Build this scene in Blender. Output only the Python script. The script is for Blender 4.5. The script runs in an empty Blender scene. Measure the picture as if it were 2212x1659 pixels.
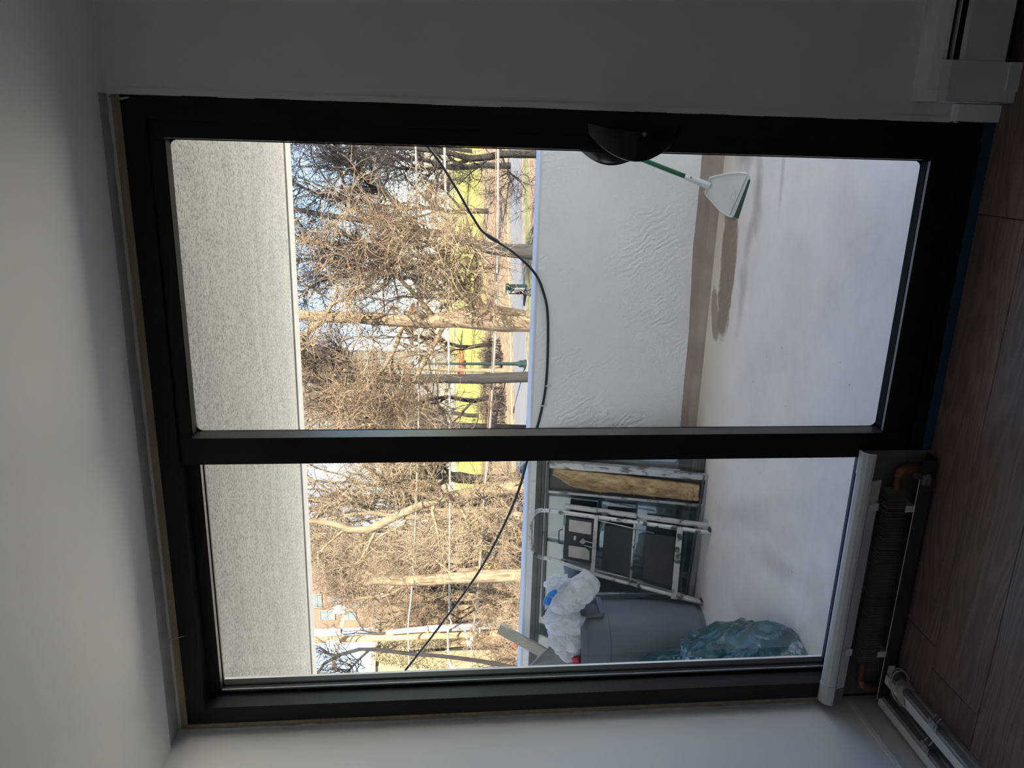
import bpy, bmesh, math, random
import numpy as np
from mathutils import Vector, Matrix, noise as mnoise

S = bpy.context.scene
C = S.collection
rnd = random.Random(7)

# ------------------------------------------------------------------ camera
FPX = 1735.0
CAM = np.array([0.842937, -2.107484, 1.470706])
RM = np.array([[0.9541106510, 0.2994504795, -0.0015086066],      # right (upright camera)
               [-0.0295806382, 0.0992608019, 0.9946216763],       # up
               [0.2979896834, -0.9489345096, 0.1035637246]])      # backward
cd = bpy.data.cameras.new('camera'); cam = bpy.data.objects.new('camera', cd); C.objects.link(cam)
r_, u_, b_ = [Vector(v) for v in RM]
m = Matrix((-u_, r_, b_)).transposed().to_4x4()                    # phone held on its side: the picture is turned a quarter
m.translation = Vector(CAM); cam.matrix_world = m
cd.sensor_fit = 'HORIZONTAL'; cd.sensor_width = 36.0; cd.lens = 36.0 * FPX / 2212.0
cd.clip_start = 0.02; cd.clip_end = 2000
S.camera = cam

# ------------------------------------------------------------------ light
SUN_EL, SUN_AZ = math.radians(40), math.radians(140)              # behind the building, to the right of the viewer
w = bpy.data.worlds.new('world'); S.world = w; w.use_nodes = True
wt = w.node_tree; wt.nodes.clear()
sky = wt.nodes.new('ShaderNodeTexSky'); sky.sky_type = 'NISHITA'
sky.sun_disc = False; sky.sun_elevation = SUN_EL; sky.sun_rotation = SUN_AZ
sky.air_density = 0.7; sky.dust_density = 0.1; sky.ozone_density = 2.0
bg = wt.nodes.new('ShaderNodeBackground'); bg.inputs['Strength'].default_value = 0.076
wo = wt.nodes.new('ShaderNodeOutputWorld')
wt.links.new(sky.outputs[0], bg.inputs[0]); wt.links.new(bg.outputs[0], wo.inputs[0])
sl = bpy.data.lights.new('sun', 'SUN'); sl.energy = 6.4; sl.angle = math.radians(0.53); sl.color = (1.0, 0.91, 0.78)
so = bpy.data.objects.new('sun', sl); C.objects.link(so)
sdir = Vector((math.sin(SUN_AZ) * math.cos(SUN_EL), math.cos(SUN_AZ) * math.cos(SUN_EL), math.sin(SUN_EL)))
so.rotation_euler = sdir.to_track_quat('Z', 'Y').to_euler(); so.location = (20, -30, 40)
S.view_settings.view_transform = 'Standard'; S.view_settings.look = 'None'
S.view_settings.gamma = 1.0; S.view_settings.use_curve_mapping = False
S.view_settings.exposure = 3.0
cy = S.cycles
cy.max_bounces = 12; cy.diffuse_bounces = 7; cy.glossy_bounces = 4; cy.transmission_bounces = 8; cy.transparent_max_bounces = 16
cy.caustics_reflective = False; cy.caustics_refractive = False; cy.use_denoising = True; cy.sample_clamp_indirect = 6.0

# ------------------------------------------------------------------ helpers: place
FL, BF, GZ, CZ = -0.03, -0.10, -4.93, 2.232                        # room floor, balcony floor, ground, room ceiling
def ray(px, py):
    return RM.T @ np.array([-(py - 829.5) / FPX, -(px - 1106) / FPX, -1.0])
def at(px, py, Y=None, Z=None, X=None, pl=None):
    """the point of the real plane Y=.., Z=.., X=.. or (normal, d) that the photograph shows at a pixel"""
    d = ray(px, py)
    if pl is not None:
        n, k = np.array(pl[0], float), pl[1]; t = (k - n @ CAM) / (n @ d)
    elif Y is not None: t = (Y - CAM[1]) / d[1]
    elif Z is not None: t = (Z - CAM[2]) / d[2]
    else: t = (X - CAM[0]) / d[0]
    return CAM + t * d
def depth(p): return float(-(RM[2] @ (np.asarray(p) - CAM)))
def lean(y0, z0, k):                                               # plane Y = y0 + k (Z - z0)
    return ((0, 1, -k), y0 - k * z0)

# ------------------------------------------------------------------ helpers: objects
def tag(o, label=None, cat=None, group=None, kind=None):
    if label: o['label'] = label
    if cat: o['category'] = cat
    if group: o['group'] = group
    if kind: o['kind'] = kind
    return o
def empty(name, loc=(0, 0, 0), label=None, cat=None, group=None, kind=None):
    o = bpy.data.objects.new(name, None); C.objects.link(o); o.location = loc; o.empty_display_size = 0.05
    return tag(o, label, cat, group, kind)
def link(name, me, mat, parent=None):
    o = bpy.data.objects.new(name, me); C.objects.link(o)
    if mat is not None:
        for k in (mat if isinstance(mat, (list, tuple)) else [mat]): me.materials.append(k)
    if parent is not None:
        o.parent = parent
        o.matrix_parent_inverse = Matrix.Translation(Vector(parent_loc(parent))).inverted()
    return o
def parent_loc(p):
    return Vector(p.location) if p.type == 'EMPTY' else Vector((0, 0, 0))
class MB:
    """collects simple solids; build() links them as one mesh object"""
    def __init__(s): s.v = []; s.f = []; s.mi = []; s.cur = 0
    def add(s, v, f):
        b = len(s.v); s.v += [tuple(map(float, q)) for q in v]; s.f += [tuple(b + i for i in q) for q in f]; s.mi += [s.cur] * len(f); return s
    def box(s, x0, x1, y0, y1, z0, z1):
        v = [(x, y, z) for x in (x0, x1) for y in (y0, y1) for z in (z0, z1)]
        return s.add(v, [(0, 1, 3, 2), (4, 6, 7, 5), (0, 4, 5, 1), (2, 3, 7, 6), (0, 2, 6, 4), (1, 5, 7, 3)])
    def hexa(s, a, d):                                             # quad a (4 points) swept by vector d
        a = [np.array(p, float) for p in a]; d = np.array(d, float)
        return s.add(a + [p + d for p in a], [(0, 3, 2, 1), (4, 5, 6, 7), (0, 1, 5, 4), (1, 2, 6, 5), (2, 3, 7, 6), (3, 0, 4, 7)])
    def quad(s, *p): return s.add(p, [(0, 1, 2, 3)])
    def prism(s, poly, d):                                         # polygon swept by d
        a = [np.array(p, float) for p in poly]; n = len(a); d = np.array(d, float)
        return s.add(a + [p + d for p in a], [tuple(range(n))[::-1], tuple(range(n, 2 * n))] + [(i, (i + 1) % n, n + (i + 1) % n, n + i) for i in range(n)])
    def tube(s, pts, r, n=8, cap=True):
        pts = [np.array(p, float) for p in pts]; P = len(pts)
        r = [r] * P if np.isscalar(r) else list(r)
        b = len(s.v); v = []; up = None
        for i in range(P):
            t = pts[min(i + 1, P - 1)] - pts[max(i - 1, 0)]; t /= np.linalg.norm(t) + 1e-12
            if up is None:
                up = np.cross(t, (0, 0, 1) if abs(t[2]) < .9 else (1, 0, 0))
            up = up - (up @ t) * t; up /= np.linalg.norm(up) + 1e-12; sd = np.cross(t, up)
            for k in range(n):
                a = 2 * math.pi * k / n; v.append(pts[i] + r[i] * (math.cos(a) * up + math.sin(a) * sd))
        f = [(i * n + k, i * n + (k + 1) % n, (i + 1) * n + (k + 1) % n, (i + 1) * n + k) for i in range(P - 1) for k in range(n)]
        if cap: f += [tuple(range(n))[::-1], tuple((P - 1) * n + k for k in range(n))]
        return s.add(v, f)
    def bar(s, a, b, wd, th, up=(0, 0, 1)):                        # rectangular bar a->b, width along up x dir, thickness along up
        a = np.array(a, float); b = np.array(b, float); t = (b - a) / np.linalg.norm(b - a)
        up = np.array(up, float); up -= (up @ t) * t; up /= np.linalg.norm(up); sd = np.cross(t, up)
        q = [a - sd * wd / 2 - up * th / 2, a + sd * wd / 2 - up * th / 2, a + sd * wd / 2 + up * th / 2, a - sd * wd / 2 + up * th / 2]
        return s.hexa(q, b - a)
    def lathe(s, prof, c=(0, 0, 0), n=32, a0=0.0, a1=2 * math.pi):  # prof = [(r, z)]
        full = abs(a1 - a0 - 2 * math.pi) < 1e-6; m = n if full else n + 1; v = []
        for (r, z) in prof:
            for k in range(m):
                a = a0 + (a1 - a0) * k / n; v.append((c[0] + r * math.cos(a), c[1] + r * math.sin(a), c[2] + z))
        f = []
        for i in range(len(prof) - 1):
            for k in range(n):
                k2 = (k + 1) % m
                f.append((i * m + k, i * m + k2, (i + 1) * m + k2, (i + 1) * m + k))
        return s.add(v, f)
    def ball(s, c, r, n=8, sc=(1, 1, 1)):
        prof = [(max(1e-4, r * math.sin(math.pi * i / n)), -r * math.cos(math.pi * i / n)) for i in range(n + 1)]
        b = len(s.v); s.lathe(prof, (0, 0, 0), n * 2)
        for i in range(b, len(s.v)):
            q = s.v[i]; s.v[i] = (c[0] + q[0] * sc[0], c[1] + q[1] * sc[1], c[2] + q[2] * sc[2])
        return s
    def build(s, name, mat, parent=None, bevel=0.0, smooth=False, seg=2, angle=0.6):
        me = bpy.data.meshes.new(name); me.from_pydata(s.v, [], s.f)
        bm = bmesh.new(); bm.from_mesh(me)
        bmesh.ops.recalc_face_normals(bm, faces=bm.faces[:]); bm.to_mesh(me); bm.free()
        o = link(name, me, mat, parent)
        if len(set(s.mi)) > 1: me.polygons.foreach_set('material_index', s.mi)
        if smooth: me.polygons.foreach_set('use_smooth', [True] * len(me.polygons))
        if bevel:
            md = o.modifiers.new('bevel', 'BEVEL'); md.width = bevel; md.segments = seg; md.limit_method = 'ANGLE'; md.angle_limit = angle
        return o
def dup(o, name=None, parent=None, off=(0, 0, 0)):                 # a copy with shared mesh, moved by off
    c = o.copy(); C.objects.link(c)
    if parent is not None and c.parent is not parent: c.parent = parent
    c.location = Vector(o.location) + Vector(off)
    return c
def np_mesh(name, V, F, mat, parent=None, smooth=True):
    me = bpy.data.meshes.new(name); V = np.ascontiguousarray(V, np.float32); F = np.ascontiguousarray(F, np.int32)
    me.vertices.add(len(V)); me.vertices.foreach_set('co', V.ravel())
    me.loops.add(F.size); me.loops.foreach_set('vertex_index', F.ravel())
    me.polygons.add(len(F)); me.polygons.foreach_set('loop_start', np.arange(0, F.size, F.shape[1], dtype=np.int32))
    if smooth: me.polygons.foreach_set('use_smooth', np.ones(len(F), bool))
    me.update(calc_edges=True)
    return link(name, me, mat, parent)
def tubes(P, R, n=3):
    """P (N,K,3) paths, R (N,K) radii -> verts, quads"""
    N, K, _ = P.shape
    T = np.empty_like(P); T[:, 1:-1] = P[:, 2:] - P[:, :-2]; T[:, 0] = P[:, 1] - P[:, 0]; T[:, -1] = P[:, -1] - P[:, -2]
    T /= np.linalg.norm(T, axis=2, keepdims=True) + 1e-9
    D = P[:, -1] - P[:, 0]; ref = np.where((np.abs(D[:, 2]) > .7 * np.linalg.norm(D, axis=1))[:, None], [[1., .3, 0]], [[0, .2, 1.]])
    U = np.cross(T, ref[:, None, :]); U /= np.linalg.norm(U, axis=2, keepdims=True) + 1e-9
    W = np.cross(T, U)
    a = 2 * np.pi * np.arange(n) / n
    V = P[:, :, None, :] + R[:, :, None, None] * (np.cos(a)[None, None, :, None] * U[:, :, None, :] + np.sin(a)[None, None, :, None] * W[:, :, None, :])
    base = (np.arange(N) * K * n)[:, None, None] + (np.arange(K - 1) * n)[None, :, None]
    k = np.arange(n)[None, None, :]; k2 = (np.arange(n) + 1) % n
    F = np.stack([base + k, base + k2[None, None, :], base + n + k2[None, None, :], base + n + k], -1)
    return V.reshape(-1, 3), F.reshape(-1, 4)

# ------------------------------------------------------------------ helpers: materials
class NT:
    def __init__(s, mat): s.t = mat.node_tree; s.n = s.t.nodes
    def new(s, typ, **kw):
        o = s.n.new(typ)
        for k, v in kw.items():
            if k.startswith('_'): setattr(o, k[1:], v)
        for k, v in kw.items():
            if k.startswith('_'): continue
            key = int(k[1:]) if k[0] == 'i' and k[1:].isdigit() else k.replace('__', ' ')
            sock = o.inputs[key]
            if hasattr(v, 'is_linked') or hasattr(v, 'links'): s.t.links.new(v, sock)
            else: sock.default_value = v
        return o
    def math(s, op, a, b=0.0, c=None, clamp=False):
        kw = dict(_operation=op, _use_clamp=clamp, i0=a, i1=b)
        if c is not None: kw['i2'] = c
        return s.new('ShaderNodeMath', **kw).outputs[0]
    def mix(s, fac, a, b, blend='MIX'):
        o = s.new('ShaderNodeMix', _data_type='RGBA', _blend_type=blend)
        for k, v in ((0, fac), (6, a), (7, b)):
            if hasattr(v, 'links'): s.t.links.new(v, o.inputs[k])
            else: o.inputs[k].default_value = (*v, 1) if isinstance(v, tuple) and len(v) == 3 else v
        return o.outputs[2]
    def noise(s, vec, scale, detail=4, rough=.55, dist=0.0):
        return s.new('ShaderNodeTexNoise', Vector=vec, Scale=scale, Detail=detail, Roughness=rough, Distortion=dist).outputs[0]
    def ramp(s, fac, stops, interp='LINEAR'):
        o = s.new('ShaderNodeValToRGB', Fac=fac); cr = o.color_ramp; cr.interpolation = interp
        while len(cr.elements) < len(stops): cr.elements.new(.5)
        for e, (p, c) in zip(cr.elements, stops):
            e.position = p; e.color = (*c, 1) if len(c) == 3 else c
        return o.outputs[0]
    def coords(s, stretch=(1, 1, 1), rot=(0, 0, 0), loc=(0, 0, 0)):
        tc = s.new('ShaderNodeTexCoord')
        mp = s.new('ShaderNodeMapping', Vector=tc.outputs['Object'], Scale=stretch, Rotation=rot, Location=loc)
        return mp.outputs[0]
def newmat(name):
    m = bpy.data.materials.new(name); m.use_nodes = True; m.node_tree.nodes.clear(); t = NT(m)
    b = t.new('ShaderNodeBsdfPrincipled'); o = t.new('ShaderNodeOutputMaterial'); t.t.links.new(b.outputs[0], o.inputs[0])
    return m, t, b
def pmat(name, c1, c2=None, scale=8, rough=.6, metal=0.0, bump=0.0, bscale=40, stretch=(1, 1, 1), lo=.35, hi=.65, spec=.5, detail=4, rvar=0.0, bstretch=None, bdist=.01, dist=0.0, **extra):
    m, t, b = newmat(name)
    v = t.coords(stretch)
    if c2 is not None:
        n = t.noise(v, scale, detail, dist=dist)
        col = t.ramp(n, [(lo, c1), (hi, c2)]); t.t.links.new(col, b.inputs['Base Color'])
        if rvar: t.t.links.new(t.math('MULTIPLY_ADD', n, rvar, rough - rvar / 2), b.inputs['Roughness'])
    else: b.inputs['Base Color'].default_value = (*c1, 1)
    if not rvar: b.inputs['Roughness'].default_value = rough
    b.inputs['Metallic'].default_value = metal; b.inputs['Specular IOR Level'].default_value = spec
    if bump:
        bv = t.coords(bstretch) if bstretch else v
        h = t.noise(bv, bscale, 5)
        bp = t.new('ShaderNodeBump', Strength=bump, Distance=bdist, Height=h); t.t.links.new(bp.outputs[0], b.inputs['Normal'])
    for k, val in extra.items(): b.inputs[k.replace('_', ' ')].default_value = val
    return m
def glassmat(name, tint, gloss=1.0, rough=0.0, base=0.0):
    m = bpy.data.materials.new(name); m.use_nodes = True; m.node_tree.nodes.clear(); t = NT(m)
    tr = t.new('ShaderNodeBsdfTransparent', Color=(*tint, 1)); gl = t.new('ShaderNodeBsdfGlossy', Color=(1, 1, 1, 1), Roughness=rough)
    fr = t.new('ShaderNodeFresnel', IOR=1.5)
    fac = t.math('MULTIPLY_ADD', fr.outputs[0], gloss, base, clamp=True)
    mx = t.new('ShaderNodeMixShader', i0=fac, i1=tr.outputs[0], i2=gl.outputs[0])
    o = t.new('ShaderNodeOutputMaterial', Surface=mx.outputs[0]); return m
def ellipse(t, P, c, a, b, rot=0.0, soft=.5, namp=.6, nscale=6):
    """0..1 mask of a blotch with a ragged edge, on the XY of object coordinates"""
    sp = t.new('ShaderNodeSeparateXYZ', Vector=P)
    x = t.math('SUBTRACT', sp.outputs[0], c[0]); y = t.math('SUBTRACT', sp.outputs[1], c[1]); cs, sn = math.cos(rot), math.sin(rot)
    u = t.math('ADD', t.math('MULTIPLY', x, cs / a), t.math('MULTIPLY', y, sn / a)); v = t.math('ADD', t.math('MULTIPLY', x, -sn / b), t.math('MULTIPLY', y, cs / b))
    r = t.math('SQRT', t.math('ADD', t.math('MULTIPLY', u, u), t.math('MULTIPLY', v, v)))
    n = t.math('MULTIPLY_ADD', t.noise(P, nscale, 6), namp * 2, -namp)
    return t.math('DIVIDE', t.math('SUBTRACT', 1.0, t.math('ADD', r, n)), soft, clamp=True)

M = {}
M['wall'] = pmat('wall_paint', (.80, .80, .78), (.84, .84, .82), 3, .55, bump=.06, bscale=90, bdist=.002)
M['wall_far'] = pmat('far_wall_paint', (.60, .58, .55), rough=.7)  # unseen walls toned darker to hold bounce off the door wall
M['wall_lit'] = pmat('left_wall_lit', (.87, .88, .90), (.90, .91, .93), 3, .5, bump=.06, bscale=90, bdist=.002)  # same wall paint, made paler for the daylight falling on it
M['ceil'] = pmat('ceiling_paint', (.91, .91, .90), (.94, .94, .93), 2, .6, bump=.05, bscale=60, bdist=.002)
M['patch'] = pmat('joint_compound', (.42, .42, .42), (.55, .55, .55), 14, .8, bump=.3, bscale=50, bdist=.004)
M['paper'] = pmat('torn_paper', (.62, .60, .54), rough=.8)
M['shim'] = pmat('raw_pine', (.34, .27, .17), (.42, .34, .22), 6, .7, stretch=(1, 12, 12))
M['black'] = pmat('black_aluminium', (.012, .012, .013), rough=.42, spec=.22, bump=.03, bscale=300, bdist=.0005)
M['gasket'] = pmat('black_rubber', (.012, .012, .013), rough=.85, spec=.15)
M['bead'] = pmat('grey_glint_and_hem', (.30, .30, .31), rough=.35)  # grey of the glint along the door beads, also the sheet hem
M['handle'] = pmat('gloss_black_handle', (.006, .006, .007), rough=.12, spec=.6)
M['glass'] = glassmat('door_glass', (.95, .96, .955), gloss=.24)
M['tape'] = pmat('blue_masking_tape', (.010, .048, .105), (.012, .056, .12), 30, .6)
M['heater'] = pmat('white_enamel', (.72, .73, .74), (.64, .65, .66), 5, .35, lo=.3, hi=.8)
M['heater_back'] = pmat('shaded_heater_back', (.13, .115, .10), (.20, .185, .165), 6, .5)  # dirty white plate, its colour darkened for the shade near the floor
M['fin'] = pmat('aluminium_fins', (.40, .37, .34), (.26, .235, .21), 20, .45, metal=.3)
M['copper'] = pmat('dull_copper', (.22, .10, .05), (.30, .15, .08), 12, .5, metal=.7)
M['rail_white'] = pmat('white_vinyl', (.74, .77, .80), (.68, .70, .72), 9, .45)
M['alu'] = pmat('aluminium', (.45, .46, .48), (.55, .56, .58), 20, .35, metal=.8)
M['cord'] = pmat('cream_cord', (.55, .52, .46), rough=.8)
M['stucco'] = None
def woodmat():
    m, t, b = newmat('dark_oak_vinyl')
    oi = t.new('ShaderNodeObjectInfo'); rv = oi.outputs['Random']
    tc = t.new('ShaderNodeTexCoord')
    off = t.new('ShaderNodeCombineXYZ', X=t.math('MULTIPLY', rv, 37.0), Y=t.math('MULTIPLY', rv, 11.0))
    p = t.new('ShaderNodeVectorMath', _operation='ADD', i0=tc.outputs['Object'], i1=off.outputs[0]).outputs[0]
    mp = t.new('ShaderNodeMapping', Vector=p, Scale=(.42, 3.6, 1)).outputs[0]
    n = t.noise(mp, 1.6, 3, .5)
    rings = t.math('SINE', t.math('MULTIPLY', n, 150.0))
    fine = t.noise(t.new('ShaderNodeMapping', Vector=p, Scale=(3, 160, 1)).outputs[0], 3, 3)
    f = t.math('ADD', t.math('MULTIPLY_ADD', rings, .09, .20), t.math('MULTIPLY', fine, .6), clamp=True)
    col = t.ramp(f, [(.18, (.050, .030, .024)), (.45, (.145, .092, .076)), (.8, (.26, .18, .155))])
    shade = t.math('MULTIPLY_ADD', rv, .35, .82)
    vv = t.new('ShaderNodeHueSaturation', Value=shade, Color=col).outputs[0]
    t.t.links.new(vv, b.inputs['Base Color'])
    t.t.links.new(t.math('MULTIPLY_ADD', f, .2, .33), b.inputs['Roughness'])
    bp = t.new('ShaderNodeBump', Strength=.35, Distance=.0012, Height=f); t.t.links.new(bp.outputs[0], b.inputs['Normal'])
    return m
M['wood'] = woodmat()
def parapetmat():
    m, t, b = newmat('painted_plaster')
    v = t.coords()
    n = t.noise(v, 1.3, 4)
    col = t.ramp(n, [(.3, (.83, .83, .83)), (.7, (.88, .88, .88))])
    sp = t.new('ShaderNodeSeparateXYZ', Vector=v)
    wave = t.new('ShaderNodeTexWave', Vector=t.new('ShaderNodeMapping', Vector=v, Rotation=(0, .6, 0), Scale=(1, 1, 1)).outputs[0], Scale=9.0, Distortion=9.0, Detail=4.0, **{'Detail Scale': 1.4}).outputs[1]
    msk = t.ramp(t.noise(v, 2.3, 3), [(.45, (0, 0, 0)), (.62, (1, 1, 1))])
    h = t.math('ADD', t.math('MULTIPLY', wave, t.math('MULTIPLY', msk, .42)), t.math('MULTIPLY', t.noise(v, 120, 3), .35))
    h = t.math('ADD', h, t.math('MULTIPLY', t.noise(v, 14, 5), .8))
    bp = t.new('ShaderNodeBump', Strength=.7, Distance=.010, Height=h); t.t.links.new(bp.outputs[0], b.inputs['Normal'])
    smu = t.ramp(t.noise(t.new('ShaderNodeMapping', Vector=v, Scale=(9, 9, 2.5)).outputs[0], 2.0, 6), [(.70, (1, 1, 1)), (.82, (.62, .61, .60))])
    t.t.links.new(t.mix(1.0, col, smu, 'MULTIPLY'), b.inputs['Base Color']); b.inputs['Roughness'].default_value = .6
    return m
M['parapet'] = parapetmat()
M['render'] = pmat('bare_brown_render', (.36, .29, .25), (.44, .36, .315), 6, .85, bump=.3, bscale=60, bdist=.003)
M['cap'] = pmat('parapet_cap', (.68, .69, .70), (.74, .75, .76), 5, .6, bump=.2, bscale=50)
def soffitmat():
    m, t, b = newmat('stippled_soffit')
    v = t.coords()
    st = t.noise(t.new('ShaderNodeMapping', Vector=v, Scale=(1.1, 3.6, 1), Rotation=(0, 0, .12)).outputs[0], 2.2, 5, .6, 1.2)
    col = t.ramp(st, [(.32, (.31, .318, .305)), (.66, (.395, .402, .38))])
    gr = t.noise(v, 95, 4, .75)
    spk = t.ramp(gr, [(.40, (.42, .41, .37)), (.52, (1, 1, 1))])
    t.t.links.new(t.mix(1.0, col, spk, 'MULTIPLY'), b.inputs['Base Color']); b.inputs['Roughness'].default_value = .85
    h = t.math('ADD', gr, t.math('MULTIPLY', st, .6))
    bp = t.new('ShaderNodeBump', Strength=.5, Distance=.006, Height=h); t.t.links.new(bp.outputs[0], b.inputs['Normal'])
    return m
M['soffit'] = soffitmat()
M['drip'] = pmat('soffit_edge', (.34, .345, .33), (.39, .395, .375), 6, .8, bump=.2, bscale=60)
def bfloormat():
    m, t, b = newmat('grey_deck_coating')
    v = t.coords(); sp = t.new('ShaderNodeSeparateXYZ', Vector=v)
    n1 = t.noise(v, 2.2, 6, .6); n2 = t.noise(v, 38, 5, .7)
    col = t.ramp(n1, [(.30, (.72, .68, .66)), (.5, (.85, .81, .79)), (.68, (.92, .88, .86))])
    col = t.mix(t.math('MULTIPLY', n2, .34), col, (.55, .535, .53))
    # tan coating worn through towards the parapet
    tan = t.math('DIVIDE', t.math('SUBTRACT', t.math('ADD', sp.outputs[1], t.math('MULTIPLY_ADD', t.noise(v, 2.6, 4), .5, -.25)), 1.72), .45, clamp=True)
    col = t.mix(t.math('MULTIPLY', tan, .75), col, (.70, .63, .56))
    st = ellipse(t, v, (.19, 1.985), .36, .125, .10, .16, .5, 5)
    col = t.mix(t.math('MULTIPLY', st, t.math('MULTIPLY_ADD', n2, .5, .66), clamp=True), col, (.25, .18, .13))
    st = ellipse(t, v, (-.09, 2.09), .16, .065, .4, .2, .5, 9)
    col = t.mix(t.math('MULTIPLY', st, .8), col, (.28, .21, .16))
    st = ellipse(t, v, (.44, 2.06), .14, .045, .25, .3, .6, 9)
    col = t.mix(t.math('MULTIPLY', st, .8), col, (.31, .24, .19))
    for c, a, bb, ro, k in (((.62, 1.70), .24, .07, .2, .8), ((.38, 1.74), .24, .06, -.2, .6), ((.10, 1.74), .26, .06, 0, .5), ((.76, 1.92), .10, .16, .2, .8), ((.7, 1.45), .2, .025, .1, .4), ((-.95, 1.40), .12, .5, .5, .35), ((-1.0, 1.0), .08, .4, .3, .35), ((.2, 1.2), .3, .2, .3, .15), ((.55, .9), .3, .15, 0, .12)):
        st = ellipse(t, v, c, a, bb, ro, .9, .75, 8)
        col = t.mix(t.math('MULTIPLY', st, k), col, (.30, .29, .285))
    dot = t.ramp(t.new('ShaderNodeTexVoronoi', Vector=v, Scale=30.0).outputs[0], [(.06, (1, 1, 1)), (.10, (0, 0, 0))])
    dm = t.math('MULTIPLY', dot, t.math('MULTIPLY', ellipse(t, v, (.30, 2.15), .55, .10, .05, .5, .8, 7), .9))
    dm2 = t.math('MULTIPLY', t.ramp(t.new('ShaderNodeTexVoronoi', Vector=v, Scale=7.0).outputs[0], [(.022, (1, 1, 1)), (.035, (0, 0, 0))]), .6)
    col = t.mix(t.math('MAXIMUM', dm, dm2), col, (.07, .06, .05))
    t.t.links.new(col, b.inputs['Base Color']); t.t.links.new(t.math('MULTIPLY_ADD', n1, .3, .35), b.inputs['Roughness'])
    h = t.math('ADD', t.math('MULTIPLY', n2, .6), t.noise(v, 90, 3))
    bp = t.new('ShaderNodeBump', Strength=.18, Distance=.004, Height=h); t.t.links.new(bp.outputs[0], b.inputs['Normal'])
    return m
M['bfloor'] = bfloormat()
M['facade'] = pmat('facade_paint', (.88, .88, .88), rough=.7)

# ================================================================== the room
def struct(name, mb, mat, parent=None, **k):
    o = mb.build(name, mat, parent, **k); o['kind'] = 'structure'; return o
XL, XR, YB = -0.93, 2.0, -3.8
struct('ceiling', MB().box(XL - .2, XR + .2, YB - .2, 0.0, CZ, CZ + .22), M['ceil'])
struct('wall_left', MB().box(XL - .2, XL, YB - .2, 0.14, FL - .2, CZ + .1), M['wall_lit'])
wb = MB().box(.9085, XR + .2, 0.0, .16, FL - .2, CZ + .1)
wb.box(-.93, .9085, .012, .16, 2.224, CZ + .22)
struct('wall_back', wb, M['wall'])
WY0, WY1, WZ0, WZ1 = -3.6, -3.0, .75, 1.6
wr = MB().box(XR, XR + .2, YB - .2, WY0, FL - .2, CZ + .1).box(XR, XR + .2, WY1, .0, FL - .2, CZ + .1).box(XR, XR + .2, WY0, WY1, FL - .2, WZ0).box(XR, XR + .2, WY0, WY1, WZ1, CZ + .1)
struct('wall_right', wr, M['wall_far'])
wn = empty('fill_window', (XR + .1, -3.3, WZ0), kind='structure')  # added window in the unseen wall, brings fill daylight into the room
MB().box(XR + .08, XR + .14, WY0, WY0 + .05, WZ0, WZ1).box(XR + .08, XR + .14, WY1 - .05, WY1, WZ0, WZ1).box(XR + .08, XR + .14, WY0, WY1, WZ0, WZ0 + .05).box(XR + .08, XR + .14, WY0, WY1, WZ1 - .05, WZ1).box(XR + .085, XR + .135, -3.32, -3.28, WZ0, WZ1).build('window_frame', M['black'], wn)
MB().box(XR + .108, XR + .112, WY0 + .04, WY1 - .04, WZ0 + .04, WZ1 - .04).build('fill_window_pane', M['glass'], wn)
struct('wall_front', MB().box(XL, XR, YB - .2, YB, FL - .2, CZ + .1), M['wall_far'])
# corner bead along the right edge of the opening, a little proud
cb = MB()
zs = np.linspace(.10, 2.228, 26)
for i in range(25):
    w0, w1 = .9035 + .0022 * rnd.random(), .9185
    cb.box(w0, w1, -.0035, .0, zs[i], zs[i + 1])
struct('trim_1', cb, M['wall'])
q = at(2065, 263, Y=-.016)
MB().ball(q, .006, 6, (.5, .35, 1.3)).build('plaster_dab', M['rail_white'], None, smooth=True)['kind'] = 'structure'
# unpainted joint compound strip on the ceiling with torn tape
st = empty('trim_2', (0, -.03, CZ), kind='structure')
n = 120; xs = np.linspace(-.925, .905, n); v = []; f = []
for i, x in enumerate(xs):
    t = (x + .925) / 1.83
    y0 = -.012 - .030 * (1 - t) * .9 - .030 + .006 * mnoise.noise(Vector((x * 6, 1, 0)))
    y1 = .006 + .008 * mnoise.noise(Vector((x * 16, 0, 3))) + .004 * mnoise.noise(Vector((x * 60, 0, 3)))
    v += [(x, y0, CZ - .0012), (x, y1, CZ - .0018 - .002 * abs(mnoise.noise(Vector((x * 30, 4, 0))))), (x, y1, CZ), (x, y0, CZ)]
for i in range(n - 1):
    for k in range(4): f.append((4 * i + k, 4 * i + (k + 1) % 4, 4 * i + 4 + (k + 1) % 4, 4 * i + 4 + k))
MB().add(v, f).build('joint_compound', M['patch'], st)
for (px0, py0, px1, py1, px2, py2, r) in ((362, 1395, 367, 1382, 398, 1374, .0022), (357, 1299, 366, 1297, 375, 1298, .0008), (312, 1024, 326, 1021, 340, 1018, .0006), (246, 211, 262, 213, 278, 210, .003), (234, 207, 238, 214, 236, 222, .002), (368, 1600, 374, 1596, 380, 1594, .003)):
    a, b_, c_ = at(px0, py0, Z=CZ - .001), at(px1, py1, Y=-.012), at(px2, py2, Y=-.006)
    MB().tube([a, (a + b_) / 2 + (0, 0, -.003), b_, c_], [r * .6, r, r, r * .4], 5).build('paper_shred', M['paper'], st, smooth=True)
# ragged plaster along the left jamb
rg = MB(); zz = np.linspace(.2, 2.2, 90)
for i in range(89):
    rg.box(XL, -.921 + .004 * rnd.random(), -.0045, .012, zz[i], zz[i + 1])
struct('trim_3', rg, M['patch'])
MB().box(-.924, .9075, .008, .05, 2.2005, 2.2225).build('trim_4', M['shim'])['kind'] = 'structure'
MB().box(-.9195, -.906, .004, .05, .19, 2.199).build('trim_5', M['shim'])['kind'] = 'structure'
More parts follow.
